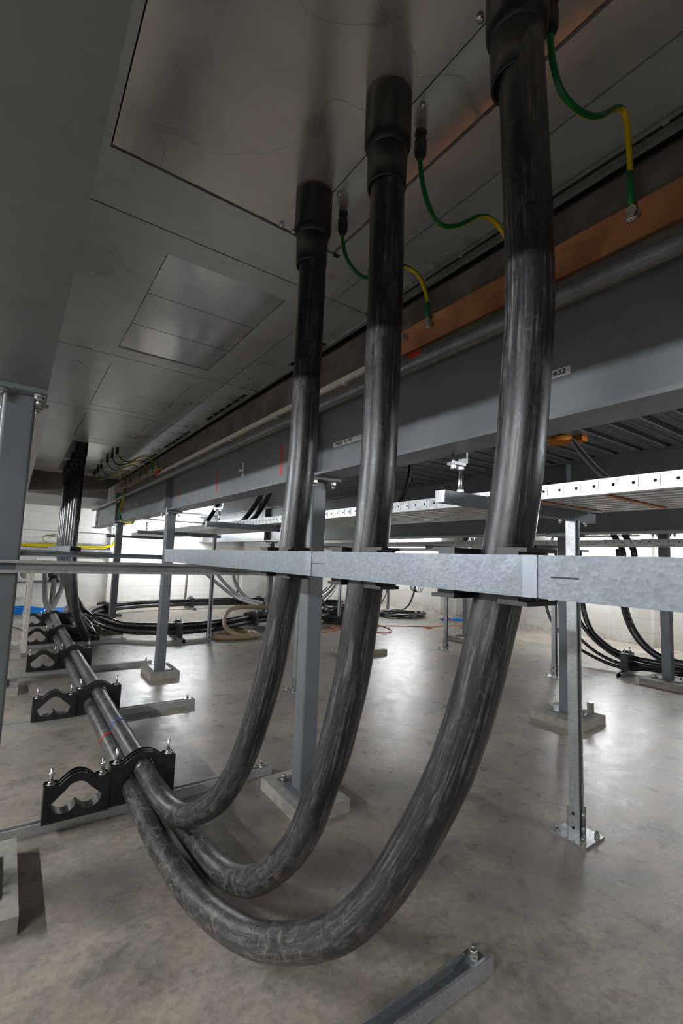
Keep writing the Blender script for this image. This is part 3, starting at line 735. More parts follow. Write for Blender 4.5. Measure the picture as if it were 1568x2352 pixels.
near['_o'] = list(near['_o'])
s1 = strut('strut_channel', 'weathered channel spanning from the left column to the middle column at mid height', (-.55, 1.82, 1.0), X, 2.0, -Y)
D.objects.remove(s1.children[0]); 
MB().prism(strut_profile(.041, .033), (-.6, 1.853, 1.0365), Z, -Y, X, 1.90).build('channel', M['galv_old'], s1)
MB().prism(strut_profile(.037, .033), (-.6, 1.853, 1.0365), Z, -Y, X, .01).build('end_cap', M['galv_old'], s1)
s2 = thing('strut_channel', 'galvanised channel with slotted end crossing by the far cable bundle', 'channel', (.6, 4.52, 1.05))
MB().prism(strut_profile(.041, .030), (.03, 4.53, 1.05), Z, -Y, X, 1.5).build('channel', M['galv'], s2)
s3 = thing('strut_channel', 'short channel running away from the viewer beside the six far cables', 'channel', (.42, 5.5, 1.09))
MB().prism(strut_profile(.05, .041), (.38, 4.42, 1.0965), Z, X, Y, 3.0).build('channel', M['galv'], s3)

def cleat_h(cx, cy, z, label, w=.19, d=.105):
    """black saddle cleat round one vertical cable, bolted to the back of the channel"""
    t = thing('cable_cleat', label, 'cable cleat', (cx, cy, z))
    x0 = .602; K = 20; r0 = R+.002; r1 = R+.012
    mb = MB()
    for (za, zb, hw, ro) in ((z-.042, z-.036, w/2, r1+.010), (z+.036, z+.042, w/2, r1+.010), (z-.036, z+.036, w/2-.014, r1)):
        inner = [(r0*math.cos(a), r0*math.sin(a)) for a in [PI/2-2*PI*k/(2*K)*1.0 for k in range(K+1)]]
        outer = [(ro*math.cos(a), ro*math.sin(a)) for a in [PI/2-PI*k/K for k in range(K+1)]]
        prof = [(0, hw)] + [(p[0], p[1]) for p in outer] + [(0, -hw)]
        # saddle: half ring plus two ears (towards +x), then base half towards the channel
        ring = [(x0-cx, hw), (.006, hw), (.006, ro)] + [(max(p[0], .006), p[1]) for p in outer[1:-1]] + [(.006, -ro), (.006, -hw), (x0-cx, -hw), (x0-cx, -r0)] + \
               [(x0-cx, -r0), (0, -r0)] + [(p[0], p[1]) for p in inner[::-1]][1:-1] + [(0, r0), (x0-cx, r0)]
        mb.prism(ring, (cx, cy, za), X, Y, Z, zb-za)
    mb.build('saddle', M['black'], t)
    for s_ in (-1, 1):
        b = MB(); p = (x0, cy+s_*(w/2-.022), z); b.nut((cx+.006, p[1], z), X, .011, .010); b.rod((cx+.016, p[1], z), X, .006, .018)
        b.build('bolt', M['zinc'], t)
    return t
cleat_h(.656, 1.185, 1.083, 'black plastic cleat holding the left thick cable behind the channel')
cleat_h(.6455, .812, 1.083, 'black plastic cleat holding the middle thick cable behind the channel')
cleat_h(.672, .486, 1.083, 'black plastic cleat holding the right thick cable behind the channel', .185)
for (cx, cy, w_, lab) in ():
    pass

# ------------------------------------------------------------------ trefoil cleats and floor channels
def trefoil(xc, yc, z0, w, hear, harch, cz, open_r, label, group, off=.041, tc=.0693, tr=None):
    """two-bolt trefoil cleat standing on a floor channel; holes for three cables"""
    t = thing('trefoil_cleat', label, 'cable cleat', (xc, yc, z0), group)
    dp = .058; zs = z0+.052
    low = [(-w/2, z0), (-w/2, zs)]
    for sx in (-1, 1):
        a0, a1 = (180, 335) if sx < 0 else (205, 360)
        for k in range(13):
            a = math.radians(a0+(a1-a0)*k/12); low.append((sx*off+open_r*math.cos(a), cz+open_r*math.sin(a)))
    low += [(w/2, zs), (w/2, z0)]
    low[2] = (low[2][0], low[2][1]); pts = [low[0], (-w/2, cz)] + low[2:-2] + [(w/2, cz), low[-1]]
    MB().prism(pts, (xc, yc-dp/2, 0), X, Z, Y, dp).build('body', M['black'], t)
    # recessed panel lines on the front
    mb = MB()
    for sx in (-1, 1): mb.box(xc+sx*(w/2-.022)-.0015, xc+sx*(w/2-.022)+.0015, yc-dp/2-.003, yc-dp/2, z0+.002, z0+.06)
    each(mb, 'body_rib', M['black'], t)
    # cap: arch, three thin ribs over a thinner core
    def cap(mb, y0, y1, lift, earlift):
        op = []; K = 14; ri = open_r; n_ = K
        inner = [(-off-open_r, cz)]; ri = tr or open_r
        top = cz+tc
        for k in range(K+1):
            a = math.radians(150-120*k/K); inner.append((ri*math.cos(a), top+ri*math.sin(a)))
        inner.append((off+open_r, cz))
        outer = []
        ear = w/2-.052
        for k in range(K+1):
            q = 1-2*k/K; xx = ear*q; outer.append((xx, z0+hear-earlift+(harch-hear-lift+earlift)*math.cos(q*PI/2)**.9))
        prof = [(-w/2, cz)] + inner + [(w/2, cz), (w/2, z0+hear-earlift)] + outer + [(-w/2, z0+hear-earlift)]
        mb.prism(prof, (xc, y0, 0), X, Z, Y, y1-y0)
    mb = MB(); cap(mb, yc-dp/2, yc+dp/2, .016, .004); 
    for yy in (yc-dp/2, yc-.0025, yc+dp/2-.005): cap(mb, yy-.0006, yy+.0056, 0, 0)
    for sx in (-1, 1):
        for yy in (yc-dp/2, yc+dp/2-.004): mb.box(xc+sx*(w/2-.025)-.022, xc+sx*(w/2-.025)+.022, yy, yy+.004, z0+hear-.004, z0+hear+.004)
    mb.build('cap', M['black'], t)
    for sx in (-1, 1):
        b = MB(); x = xc+sx*(w/2-.025); zt = z0+hear
        st_ = b.rod((x, yc, zt-.001), Z, .0058, .063).build('stud', M['zinc'], t)
        MB().lathe([(.0155, 0), (.0155, .003)], (x, yc, zt), Z, 16).build('washer', M['zinc'], st_)
        MB().nut((x, yc, zt+.003), Z, .0105, .009).build('nut', M['zinc'], st_)
        if group.startswith('empty'): MB().nut((x, yc, zt+.036), Z, .0095, .008).build('nut', M['zinc'], st_)
    return t
ROWS = [(2.22, 'in the nearest row'), (3.49, 'in the second row back'), (4.88, 'in the third row back'), (6.20, 'in the fourth row back'), (7.60, 'in the farthest row')]
full0 = empty0 = None
for k, (yy, wh) in enumerate(ROWS):
    if k == 0:
        full0 = trefoil(CXC+.003, yy, .041, .262, .160, .197, CZL, R+.001, 'black trefoil cleat clamping the three thick floor cables, nearest row', 'full trefoil cleats')
        empty0 = trefoil(.292, yy-.012, .041, .232, .134, .172, .112, .044, 'black empty trefoil cleat with open heart-shaped hole, nearest row', 'empty trefoil cleats', .044, .020, .047)
    else:
        dup(full0, (CXC+.003-.002*k, yy, .041), 'black trefoil cleat clamping the three floor cables, %s' % wh)
        dup(empty0, (.292, yy-.012, .041), 'black empty trefoil cleat with open hole, %s' % wh)
for k, (yy, wh) in enumerate(ROWS[3:]):
    dup(full0, (.79, yy, .041), 'black trefoil cleat holding the far cable bundle, %s' % wh)
def floor_strut(x0, x1, yy, label, end_bolt=True, ang=0):
    t = thing('floor_channel', label, 'channel', ((x0+x1)/2, yy, 0), 'channels under the cleat rows')
    MB().prism(strut_profile(.041, .041), (x0, yy, 0), -Y, Z, X, x1-x0).build('channel', M['galv_old'], t)
    xx = x1-.05
    MB().box(xx-.022, xx+.022, yy-.021, yy+.021, .041, .045).build('washer_plate', M['zinc'], t)
    b = MB(); b.nut((xx, yy, .045), Z, .011, .010); b.rod((xx, yy, .055), Z, .006, .018); b.build('anchor_bolt', M['bolt'], t)
    return t
for k, (yy, wh) in enumerate(ROWS):
    floor_strut(-.45 if k < 3 else -.3, (1.165, 1.18, 1.20, 1.21, 1.17)[k], yy, 'galvanised channel on the floor under the cleats, %s' % wh)
# the near open channel at the bottom edge
t = thing('floor_channel', 'open galvanised channel lying on the floor at the bottom picture edge', 'channel', (.8, .885, 0))
MB().prism(strut_profile(.052, .045, .003, .008, .010), (.2, .885, .004), -Y, Z, X, .955).build('channel', M['galv_lit'], t)
MB().box(1.085, 1.125, .866, .908, .049, .053).build('washer_plate', M['zinc'], t)
b = MB(); b.lathe([(.014, 0), (.014, .002)], (1.105, .888, .053), Z, 16); b.nut((1.105, .888, .055), Z, .011, .011); b.rod((1.105, .888, .066), Z, .006, .010); b.build('anchor_bolt', M['bolt'], t)
MB().box(1.11, 1.15, .895, .915, .0, .004).build('packing_shim', M['zinc'], t)

# ------------------------------------------------------------------ posts
def post(x, y, ztop, label, detail=True):
    t = thing('strut_post', label, 'post', (x, y, 0), 'galvanised strut posts')
    MB().prism(strut_profile(), (x, y+.0205, .008), X, -Y, Z, ztop-.008).build('channel', M['galv_lit'], t)
    bp_ = MB().box(x-.075, x+.075, y-.075, y+.075, 0, .007).build('base_plate', M['zinc'], t)
    b = MB(); b.box(x-.0255, x-.0215, y-.026, y+.026, .007, .115); b.box(x+.0215, x+.0255, y-.026, y+.026, .007, .115); b.box(x-.0255, x+.0255, y+.0215, y+.026, .007, .115)
    bk_ = b.build('base_bracket', M['zinc'], t)
    b = MB()
    for zz in (.035, .09): b.rod((x-.0258, y, zz), -X, .0065, .0006, 16)
    each(b, 'bracket_hole', M['darkin'], bk_)
    for zz in (.035, .09):
        b = MB(); b.lathe([(.012, 0), (.012, .002)], (x, y-.0265, zz), -Y, 14); b.nut((x, y-.0285, zz), -Y, .010, .008); b.build('bracket_bolt', M['zinc'], bk_)
    for (sx, sy) in ((-1, -1), (1, -1), (-1, 1), (1, 1)):
        b = MB(); b.nut((x+sx*.055, y+sy*.055, .007), Z, .010, .010); b.rod((x+sx*.055, y+sy*.055, .017), Z, .0055, .014); b.build('anchor_bolt', M['bolt'], bp_)
    return t
P0 = post(2.0, 1.085, 1.300, 'tall galvanised strut post with square base plate standing nearest on the right')
dup(P0, (2.0, 3.43, 0), 'galvanised strut post just behind the left thick cable')
dup(P0, (2.09, 5.79, 0), 'galvanised strut post beside the coiled beige hose')
P1 = post(4.57, 4.13, 1.17, 'slim galvanised strut post between the middle and right cables on a small base plate')
dup(P1, (4.53, 2.66, 0), 'slim strut post mostly hidden behind the grey column at right')
dup(P1, (6.95, 8.0, 0), 'distant slim strut post above the black cable coil')
dup(P1, (4.57, 6.5, 0), 'slim strut post hidden behind the middle thick cable')

# trays
def tray(x0, x1, y0, y1, z, label, step=.06, hside=.05, flip=False, holes=True):
    t = thing('cable_tray', label, 'cable tray', ((x0+x1)/2, (y0+y1)/2, z))
    mb = MB(); n = int((x1-x0)/.055)
    prof = []
    for i in range(n):
        xa = x0+(x1-x0)*i/n; wd = (x1-x0)/n
        prof += [(xa, z), (xa+wd*.55, z), (xa+wd*.62, z+.006), (xa+wd*.93, z+.006)]
    prof += [(x1, z), (x1, z+.0085), (x0, z+.0085)]
    mb.prism(prof, (0, y0, 0), X, Z, Y, y1-y0); mb.build('bed', M['tray'], t)
    for xx, s_ in ((x0, 1), (x1, -1)):
        mb = MB(); mb.box(xx-.0012, xx+.0012, y0, y1, z, z+hside); mb.box(min(xx, xx+s_*.012), max(xx, xx+s_*.012), y0, y1, z+hside-.002, z+hside)
        k = int((y1-y0)/step)
        for i in range(k):
            yy = y0+step*(i+.5); mb.box(xx-.0032, xx+.0032, yy-.013, yy+.013, z+.008, z+hside-.006)
        mb.build('side_flange', M['tray'], t)
    if holes:
        mb = MB(); k = int((y1-y0)/step)
        for i in range(k):
            yy = y0+step*(i+.5); mb.rod((x0-.0034, yy, z+hside*.52), -X, .0052, .0004, 10)
        h = mb.build('side_holes', M['darkin'], t); h['kind'] = 'stuff'
    return t
tray(1.56, 2.10, -1.0, 8.2, 1.341, 'long perforated galvanised cable tray overhead right of the grey beam')
tray(4.30, 4.75, -1.5, 7.2, 1.300, 'far perforated cable tray running under the dark beam towards the bright lamps', .07)
tray(5.9, 6.3, 3.2, 9.6, 1.285, 'most distant perforated tray between the middle and right cables', .09, .05, holes=False)
for i, (yy, lab) in enumerate(((1.085, 'nearest crossing channel carrying the tray onto the tall galvanised post'), (3.43, 'second crossing channel under the overhead tray behind the left cable'), (5.79, 'third crossing channel under the overhead tray by the hose post'), (8.0, 'farthest crossing channel under the overhead tray'))):
    t = thing('strut_channel', lab, 'channel', (1.66, yy, 1.32), 'tray support channels')
    MB().prism(strut_profile(.041, .041), (1.162, yy, 1.300), -Y, Z, X, 1.0).build('channel', M['galv'], t)
    MB().box(1.1600, 1.1635, yy-.0205, yy+.0205, 1.30, 1.341).build('end_cap', M['zinc'], t)
    b = MB()
    for xx in (1.90, 2.11): b.nut((xx, yy, 1.30), -Z, .009, .008); b.rod((xx, yy, 1.292), -Z, .005, .010)
    each(b, 'under_bolt', M['zinc'], t)
    h = thing('threaded_hanger', 'zinc threaded rod and beam clamp holding the %s' % ('nearest crossing channel', 'second crossing channel', 'third crossing channel', 'farthest crossing channel')[i], 'hanger', (1.262, yy, 1.34), 'tray hangers')
    MB().rod((1.262, yy, 1.32), Z, .0075, .125).build('rod', M['zinc'], h)
    b = MB(); b.nut((1.262, yy, 1.345), Z, .013, .010); b.nut((1.262, yy, 1.425), Z, .013, .011); each(b, 'nut', M['zinc'], h)
    b = MB(); b.box(1.215, 1.28, yy-.018, yy+.018, 1.437, 1.447); b.box(1.272, 1.280, yy-.018, yy+.018, 1.437, 1.505); b.box(1.232, 1.28, yy-.018, yy+.018, 1.492, 1.505)
    b.nut((1.225, yy, 1.437), -Z, .010, .014); b.rod((1.225, yy, 1.43), Z, .005, .045); b.build('beam_clamp', M['zinc'], h)
for (x0, x1, yy, zz, lab) in ((4.2, 5.0, 4.13, 1.259, 'short channel under the far tray on the slim post'), (4.2, 4.9, 2.66, 1.259, 'short channel under the far tray near the right column'), (4.2, 5.0, 6.5, 1.259, 'short channel under the far tray behind the middle cable'),
                              (5.8, 7.1, 8.0, 1.244, 'short channel under the most distant tray'), (6.2, 7.6, 5.6, .80, 'low channel fixed to the right wall with small wires hanging')):
    strut('strut_channel', lab, (x0, yy, zz), X, x1-x0, Z)
# slim things seen through tray bed: copper strips lying in it
for k, yy in enumerate((.74, .98, 1.25)):
    mb = MB().box(1.60, 2.06, yy, yy+.018, 1.3365, 1.3395)
    single('copper_strip', mb, M['copper'] if k else M['orange_cap'], 'thin orange strip across the underside of the overhead tray, %s' % ('nearest the right edge', 'second from the right edge', 'third from the right edge')[k], 'copper strip', (1.83, yy, 1.338), 'strips under the tray')

# ------------------------------------------------------------------ far six cables
SIX = [(.50, 5.50), (.50, 5.80), (.50, 6.11), (.505, 6.66), (.505, 6.95), (.51, 7.36)]
for i, (x, y) in enumerate(SIX):
    cable_gland(x, y, ZC+.004, 'black cable gland, %s of the six in the far row of thick cables' % ORD[i], True, 'far cable glands', .95)
    if i < 3:
        fx, fz = ((.75, .1), (.79, .169), (.831, .1))[i]
        pts = [(x, y, 2.05), (x, y, 1.4), (x, y-.01, 1.10), (x+.03, y-.03, .75), (x+.10, y-.02, .45), (fx-.06, y+.02, .24), (fx-.01, 5.95 if i else 5.85, fz+.03), (fx, 6.15, fz), (fx, 6.3, fz), (fx, 7.6, fz), (fx, 8.4, fz), (fx+.1, 9.3, fz)]
        if i == 0: pts[4] = (x+.09, y+.02, .42); pts[5] = (fx-.05, y+.12, .19)
    else:
        j = i-3; o = (-.041, 0, .041)[j]; fz = (.1, .169, .1)[j]
        pts = [(x, y, 2.05), (x, y, 1.4), (x, y, 1.10), (x+.06, y-.02, .75), (x+.18, y-.08, .48), (x+.34, 6.95-.05*j, .27), (1.02+o*.7, 6.70+o, fz+.06), (1.22, 6.46+o, fz), (1.5, 6.24+o, fz), (1.78, 6.13+o, fz), (2.1, 6.15+o, fz), (2.55, 6.34+o, fz), (3.05, 6.66+o, fz), (3.5, 6.84+o, fz), (4.1, 6.95+o, fz)]
    t = thing('power_cable', 'glossy black cable, %s of the six hanging in the far row' % ORD[i], 'cable', pts[0], 'far hanging cables')
    MB().tube(pts, .038, 16, 6).build('sheath', M['cable_clean'], t)
mb = MB().box(.50-.05, .50+.06, 5.38, 5.45, 1.07, 1.12)
single('cable_cleat', mb, M['black'], 'small black cleat block at the foot of the far hanging cables', 'cable cleat', (.5, 5.4, 1.09))
# cable pair along the back wall
for k, (o, z, lab) in enumerate(((0, .165, 'upper'), (-.04, .10, 'lower front'), (.04, .10, 'lower back'))):
    pts = [(.9, 6.3+k*.1+1.2, .12), (1.02, 8.0, z), (1.25, 8.6+o, z), (1.6, 8.95+o, z), (2.1, 9.2+o, z), (2.93, 9.30+o, z), (4.2, 9.2+o, z), (4.9, 8.95+o, z), (6.0, 8.4+o, z)]
    single('power_cable', MB().tube(pts, .036, 14, 6), M['cable_clean'], 'black cable running low along the back wall, %s of the trio' % lab, 'cable', pts[0], 'cables along the back wall')
def side_cleat(x, y, ang, label, s=1.0):
    """trefoil cleat seen side on with its own short channel"""
    c, s_ = math.cos(ang), math.sin(ang); ax = vec((c, s_, 0)); ay = vec((-s_, c, 0))
    t = thing('trefoil_cleat', label, 'cable cleat', (x, y, 0), 'cleats on the far cables')
    mb = MB(); o = vec((x, y, 0))
    mb.obox(o+Z*.13, ax, ay, Z, .035, .115, .088); mb.build('body', M['black'], t)
    pr = [(-.06+.12*k/8, .218+.028*math.sin(PI*k/8)) for k in range(9)]
    mb = MB(); mb.prism(pr, o-ax*.03, ay, Z, ax, .06); mb.build('cap', M['black'], t)
    for q in (-1, 1):
        b = MB(); p = o+ay*(q*.09)+Z*.218; b.nut(tuple(p), Z, .011, .010); b.rod(tuple(p), Z, .006, .05); b.build('stud', M['zinc'], t)
    ch = thing('floor_channel', 'short channel under the ' + label.replace('black ', ''), 'channel', (x, y, 0), 'short channels on the far floor')
    MB().prism(strut_profile(.045, .041), o-ay*.30, ax, Z, ay, .60).build('channel', M['galv'], ch)
    b = MB(); p = o-ay*.26+Z*.041; b.nut(tuple(p), Z, .011, .010); b.rod(tuple(p), Z, .006, .022); b.build('anchor_bolt', M['bolt'], ch)
side_cleat(1.80, 6.13, .0, 'black cleat on the curved floor cables between the two left columns')
side_cleat(3.05, 6.66, .50, 'black cleat on the curved floor cables behind the beige hose')
side_cleat(2.95, 9.30, .0, 'black cleat on the back wall cables left of the hose')
side_cleat(4.35, 9.17, -.15, 'black cleat on the back wall cables right of the grey risers')
side_cleat(1.33, 8.72, .9, 'black cleat on the back wall cables behind the third column')

# grey risers with white tape by the back wall
RI = [[(3.16, 9.45, .78), (3.50, 9.40, .50), (3.85, 9.2, .22), (4.02, 8.6, .13), (4.05, 8.0, .1), (4.3, 7.6, .1)],
      [(3.44, 9.45, .76), (3.68, 9.38, .48), (3.95, 9.15, .22), (4.10, 8.6, .17), (4.12, 8.0, .17), (4.4, 7.55, .15)],
      [(3.84, 9.45, .76), (3.92, 9.38, .45), (4.06, 9.1, .20), (4.18, 8.6, .13), (4.18, 8.0, .1), (4.5, 7.6, .1)]]
for k, pts in enumerate(RI):
    t = thing('power_cable', 'grey cable with white taped end rising behind the hose, %s of three' % ('leftmost', 'middle', 'rightmost')[k], 'cable', pts[0], 'white-taped risers')
    MB().tube(pts, .034, 14, 6).build('sheath', M['cable_dusty'] if k == 2 else m_cable('silvery_sheath', (.16, .16, .165), (.30, .29, .28), .5, .35), t)
    e = vec(pts[0]); d = (vec(pts[1])-e).normalized(); MB().tube([e-d*.02, e+d*.10], .037, 14, 1).build('white_tape_end', M['white_tape'], t)
side_cleat(4.13, 8.25, PI/2, 'black cleat where the white-taped grey risers meet the floor')
for (x, y, lab) in ((2.9, 9.5, 'left'), (4.0, 9.5, 'right')):
    mb = MB(); mb.rod((x, y, .0), Z, .022, .98); single('hanger_post', mb, M['bolt'], 'dark slim post standing by the back wall, %s of two' % lab, 'post', (x, y, 0), 'dark wall posts')
mb = MB().box(2.5, 4.5, 9.48, 9.52, .98, 1.02); single('wall_rail', mb, M['galv'], 'thin horizontal rail on the two dark posts by the back wall', 'rail', (3.5, 9.5, 1.0))

# hose
hz = .035; pts = [(4.2, 6.45, .06), (3.8, 6.50, .22), (3.45, 6.78, .28), (3.1, 6.95, .285), (2.75, 6.74, .275), (2.50, 6.35, .20), (2.42, 6.08, .12), (2.48, 5.90, .06), (2.60, 5.85, hz), (2.72, 5.92, hz), (2.76, 6.1, hz), (2.60, 6.28, hz), (2.35, 6.22, hz), (2.20, 6.02, hz), (2.22, 5.85, hz), (2.40, 5.76, hz), (2.60, 5.76, hz), (2.78, 5.86, hz), (2.82, 6.08, hz), (2.74, 6.2, .05)]
t = thing('beige_hose', 'coiled beige ribbed hose on the floor left of the left thick cable', 'hose', (2.5, 5.95, 0))
mb = MB(); mb.tube(pts, lambda u: .031+.0012*math.sin(u*900), 16, 14); mb.build('hose_body', M['hose'], t)
MB().tube([(2.74, 6.2, .05), (2.66, 6.32, .05)], .03, 14, 1).build('end_collar', M['black'], t)
MB().tube([(2.66, 6.32, .05), (2.50, 6.45, .06)], .018, 12, 1).build('end_spout', M['white'], t)

# black cable coils on the far floor
def coil(cx, cy, rx, ry, n, r, label, mat='cable_clean', tail=None, rot=0.0, zmax=.12):
    rnd = random.Random(int(cx*100)); pts = []
    for i in range(n*14+1):
        a = 2*PI*i/14; k = i/14; q = 1-.25*rnd.random()*.5-.08*math.sin(k*1.7)
        x, y = rx*q*math.cos(a), ry*q*math.sin(a)
        pts.append((cx+x*math.cos(rot)-y*math.sin(rot), cy+x*math.sin(rot)+y*math.cos(rot), r+zmax*(k/n)*(.6+.4*rnd.random())))
    if tail: pts += tail
    return single('cable_coil', MB().tube(pts, r, 8, 3), M[mat], label, 'cable coil', (cx, cy, 0))
coil(6.45, 7.0, .50, .42, 9, .013, 'flat black cable coil on the floor between the middle and right cables', tail=[(6.2, 7.4, .05), (5.6, 7.5, .02), (5.2, 7.2, .02)], zmax=.08)
coil(6.25, 8.3, .50, .45, 4, .012, 'smaller black coil behind the flat coil beneath the distant slim post', zmax=.06)
coil(4.75, 6.75, .45, .50, 12, .013, 'tangled pile of thin black cable right of the middle column', zmax=.16, tail=[(4.6, 7.2, .25), (4.9, 7.6, .4), (5.3, 8.0, .5)])
coil(4.95, 7.1, .28, .33, 6, .014, 'loose loop of black cable lying on the tangled pile', zmax=.2)
single('cable_tie_label', MB().box(6.60, 6.66, 6.78, 6.80, .08, .13), M['white_tape'], 'small white tag on the flat black coil', 'label', (6.63, 6.79, .08))
for k, (pts, r, lab) in enumerate((
        ([(4.2, 6.6, .42), (4.9, 7.3, .52), (5.5, 8.0, .66), (6.0, 8.6, .78), (6.3, 9.0, 1.1)], .035, 'thick black cable sloping up behind the middle column, upper one'),
        ([(4.2, 6.5, .36), (4.9, 7.25, .45), (5.5, 7.95, .58), (6.0, 8.5, .68), (6.35, 8.9, 1.0)], .035, 'thick black cable sloping up behind the middle column, lower one'),
        ([(6.50, 7.5, 1.25), (6.50, 7.5, .6), (6.46, 7.6, .25), (6.25, 7.7, .06), (5.9, 7.8, .02)], .010, 'thin black wire hanging left of the distant slim post'),
        ([(7.05, 7.2, 1.2), (7.03, 7.2, .7), (6.98, 7.25, .35), (6.85, 7.3, .12), (6.5, 7.35, .04), (5.9, 7.3, .02), (5.2, 7.1, .02)], .018, 'black cable dropping from the tray to the floor right of the distant slim post'),
        ([(7.35, 5.6, .82), (7.34, 5.58, .62), (7.36, 5.6, .5)], .006, 'wispy black wire hanging from the low wall channel'))):
    single('black_cable', MB().tube(pts, r, 10, 6), M['cable_clean'], lab, 'cable', pts[0])
pts = []
for i in range(60):
    a = 2*PI*i/10; pts.append((7.05+.14*math.cos(a)*(1+.1*math.sin(i)), 7.2+.08*math.sin(i*1.3), .62+.17*math.sin(a)))
single('cable_coil', MB().tube(pts, .006, 6, 3), M['cable_clean'], 'thin black wire coil hung up right of the distant slim post', 'cable coil', (7.05, 7.2, .62))
single('junction_bracket', MB().box(7.25, 7.32, 5.75, 5.85, .62, .80), M['bolt'], 'small dark bracket on the low wall channel', 'bracket', (7.28, 5.8, .7))
# orange lead
pts = [(3.83, 5.83, .008), (4.2, 6.0, .008), (4.5, 6.12, .008), (4.35, 6.25, .008), (4.15, 6.1, .008), (4.4, 5.95, .008), (4.8, 6.1, .008), (5.1, 6.08, .008), (4.95, 5.6, .008), (4.72, 5.42, .008), (4.55, 5.6, .008), (4.75, 5.95, .008), (5.2, 6.0, .008), (5.65, 5.75, .008), (5.85, 5.62, .008), (5.75, 5.5, .008), (5.7, 5.6, .008), (6.1, 5.62, .008), (6.5, 5.55, .008), (6.75, 5.2, .008), (6.5, 5.2, .008), (6.35, 5.4, .008), (6.9, 5.6, .02), (7.1, 5.6, .3), (7.3, 5.5, .8)]
single('orange_lead', MB().tube(pts, .0075, 8, 6), M['orange'], 'thin orange extension lead wandering over the far floor', 'cable', (4.5, 6, 0))
coil(7.05, 6.05, .14, .12, 2, .014, 'small bright blue sleeve bundle by the distant column', 'rope', zmax=.03)
coil(6.85, 6.2, .10, .10, 1, .014, 'small purple sleeve beside the blue bundle near the distant column', 'purple', zmax=.02)
# blue rope behind the left column
for k in range(5):
    pts = [(.0-.1*k*.3, 9.2+.12*k, .02+.012*k), (.25, 9.25+.13*k, .03+.012*k), (.5, 9.22+.15*k, .03), (.78, 9.35+.12*k, .02), (.86, 9.6+.1*k, .02)]
    single('blue_rope', MB().tube(pts, .016, 8, 5), M['rope'], 'bright blue rope strand on the floor behind the white ladder, %s' % ('nearest', 'second', 'third', 'fourth', 'farthest')[k], 'rope', pts[0], 'blue rope strands')
# white ladder
t = thing('step_ladder', 'paint-spattered white ladder standing between the left column and the far cleats', 'ladder', (.02, 5.8, 0))
MB().prism(rrect(.045, .028, .006), (.175, 5.76, 0), X, Y, Z, 1.0).build('front_stile', M['ladder'], t)
MB().prism(rrect(.045, .028, .006), (-.20, 5.76, 0), X, Y, Z, 1.0).build('front_stile', M['ladder'], t)
MB().prism(rrect(.03, .02, .004), (.16, 6.15, 0), X, Y, Z, .95).build('rear_stile', M['ladder'], t)
for zz in (.12, .33, .54, .75): MB().box(-.2, .17, 5.75, 5.785, zz, zz+.03).build('rung', M['ladder'], t)
for zz in (.2, .5): MB().tube([(.16, 6.15, zz), (-.12, 5.95, zz+.16)], .008, 8, 1).build('brace', M['ladder'], t)
MB().box(-.22, .19, 5.74, 6.17, .97, 1.02).build('top_tread', M['white'], t)
MB().box(.15, .20, 5.74, 5.785, 0, .035).build('foot', M['bolt'], t)

# back wall fixtures
t = thing('cable_tray', 'narrow tray with green and yellow cable on the back wall', 'cable tray', (.8, 10.15, 1.05))
MB().box(-.6, 1.60, 10.05, 10.19, 1.045, 1.05).build('bed', M['tray'], t)
MB().box(-.6, 1.60, 10.05, 10.053, 1.045, 1.095).build('side_flange', M['tray'], t); MB().box(-.6, 1.60, 10.18, 10.185, 1.045, 1.21).build('back_flange', M['tray'], t)
for k in range(2):
    single('earth_cable', MB().tube([(-.6, 10.10, 1.125+.03*k), (.6, 10.10, 1.125+.03*k), (1.30, 10.10, 1.12+.03*k), (1.48, 10.10, 1.14+.03*k), (1.60+.02*k, 10.08, 1.22), (1.64+.02*k, 10.07, 1.40)], .018, 12, 5), M['earth_wall'],
           'thick green and yellow cable in the back wall tray, %s' % ('lower', 'upper')[k], 'earth cable', (.5, 10.1, 1.12))
t = thing('earth_lead', 'little green and yellow loop ending on a wall earth point above the back wall tray', 'earth cable', (.52, 10.1, 1.3))
MB().tube([(.62, 10.12, 1.16), (.48, 10.1, 1.19), (.42, 10.1, 1.26), (.46, 10.1, 1.32), (.56, 10.12, 1.33)], .008, 10, 6).build('insulation', M['earth'], t)
mb = MB(); mb.nut((.60, 10.19, 1.335), -Y, .035, .04); mb.rod((.56, 10.15, 1.335), X, .012, .06); mb.build('earth_point', M['bolt'], t)
single('wall_trunking', MB().box(-1.2, 1.9, 10.13, 10.2, 1.42, 1.47), M['white'], 'long white trunking on the back wall above the narrow tray', 'trunking', (.3, 10.17, 1.45))
single('wall_rail', MB().box(-.2, 1.0, 10.15, 10.19, .465, .50), M['galv'], 'galvanised rail under the round wall openings', 'rail', (.4, 10.17, .48))
for k, (cx, cz) in enumerate(HOLES):
    mb = MB(); mb.lathe([(.088, .0), (.088, -.018), (.104, -.018), (.112, .0)], (cx, YB+.001, cz), Y, 32)
    mb = MB(); K = 32; n = 0
    for (rr, dy) in ((.087, 0), (.087, -.012), (.108, -.012), (.112, 0)):
        for q in range(K): a = 2*PI*q/K; mb.v.append((cx+rr*math.cos(a), YB+dy, cz+rr*math.sin(a)))
    for i in range(4):
        for q in range(K): j = (q+1) % K; i2 = (i+1) % 4; mb.face([i*K+q, i*K+j, i2*K+j, i2*K+q], None, True)
    single('duct_collar', mb, M['white'], 'white round collar of the wall opening %s' % ('left of the rising cables' if k == 0 else 'with a cable entering'), 'duct collar', (cx, YB, cz), 'duct collars')
t = thing('cable_cleat', 'black ring cleat on the cable entering the right wall opening', 'cable cleat', (.645, 10.0, .56))
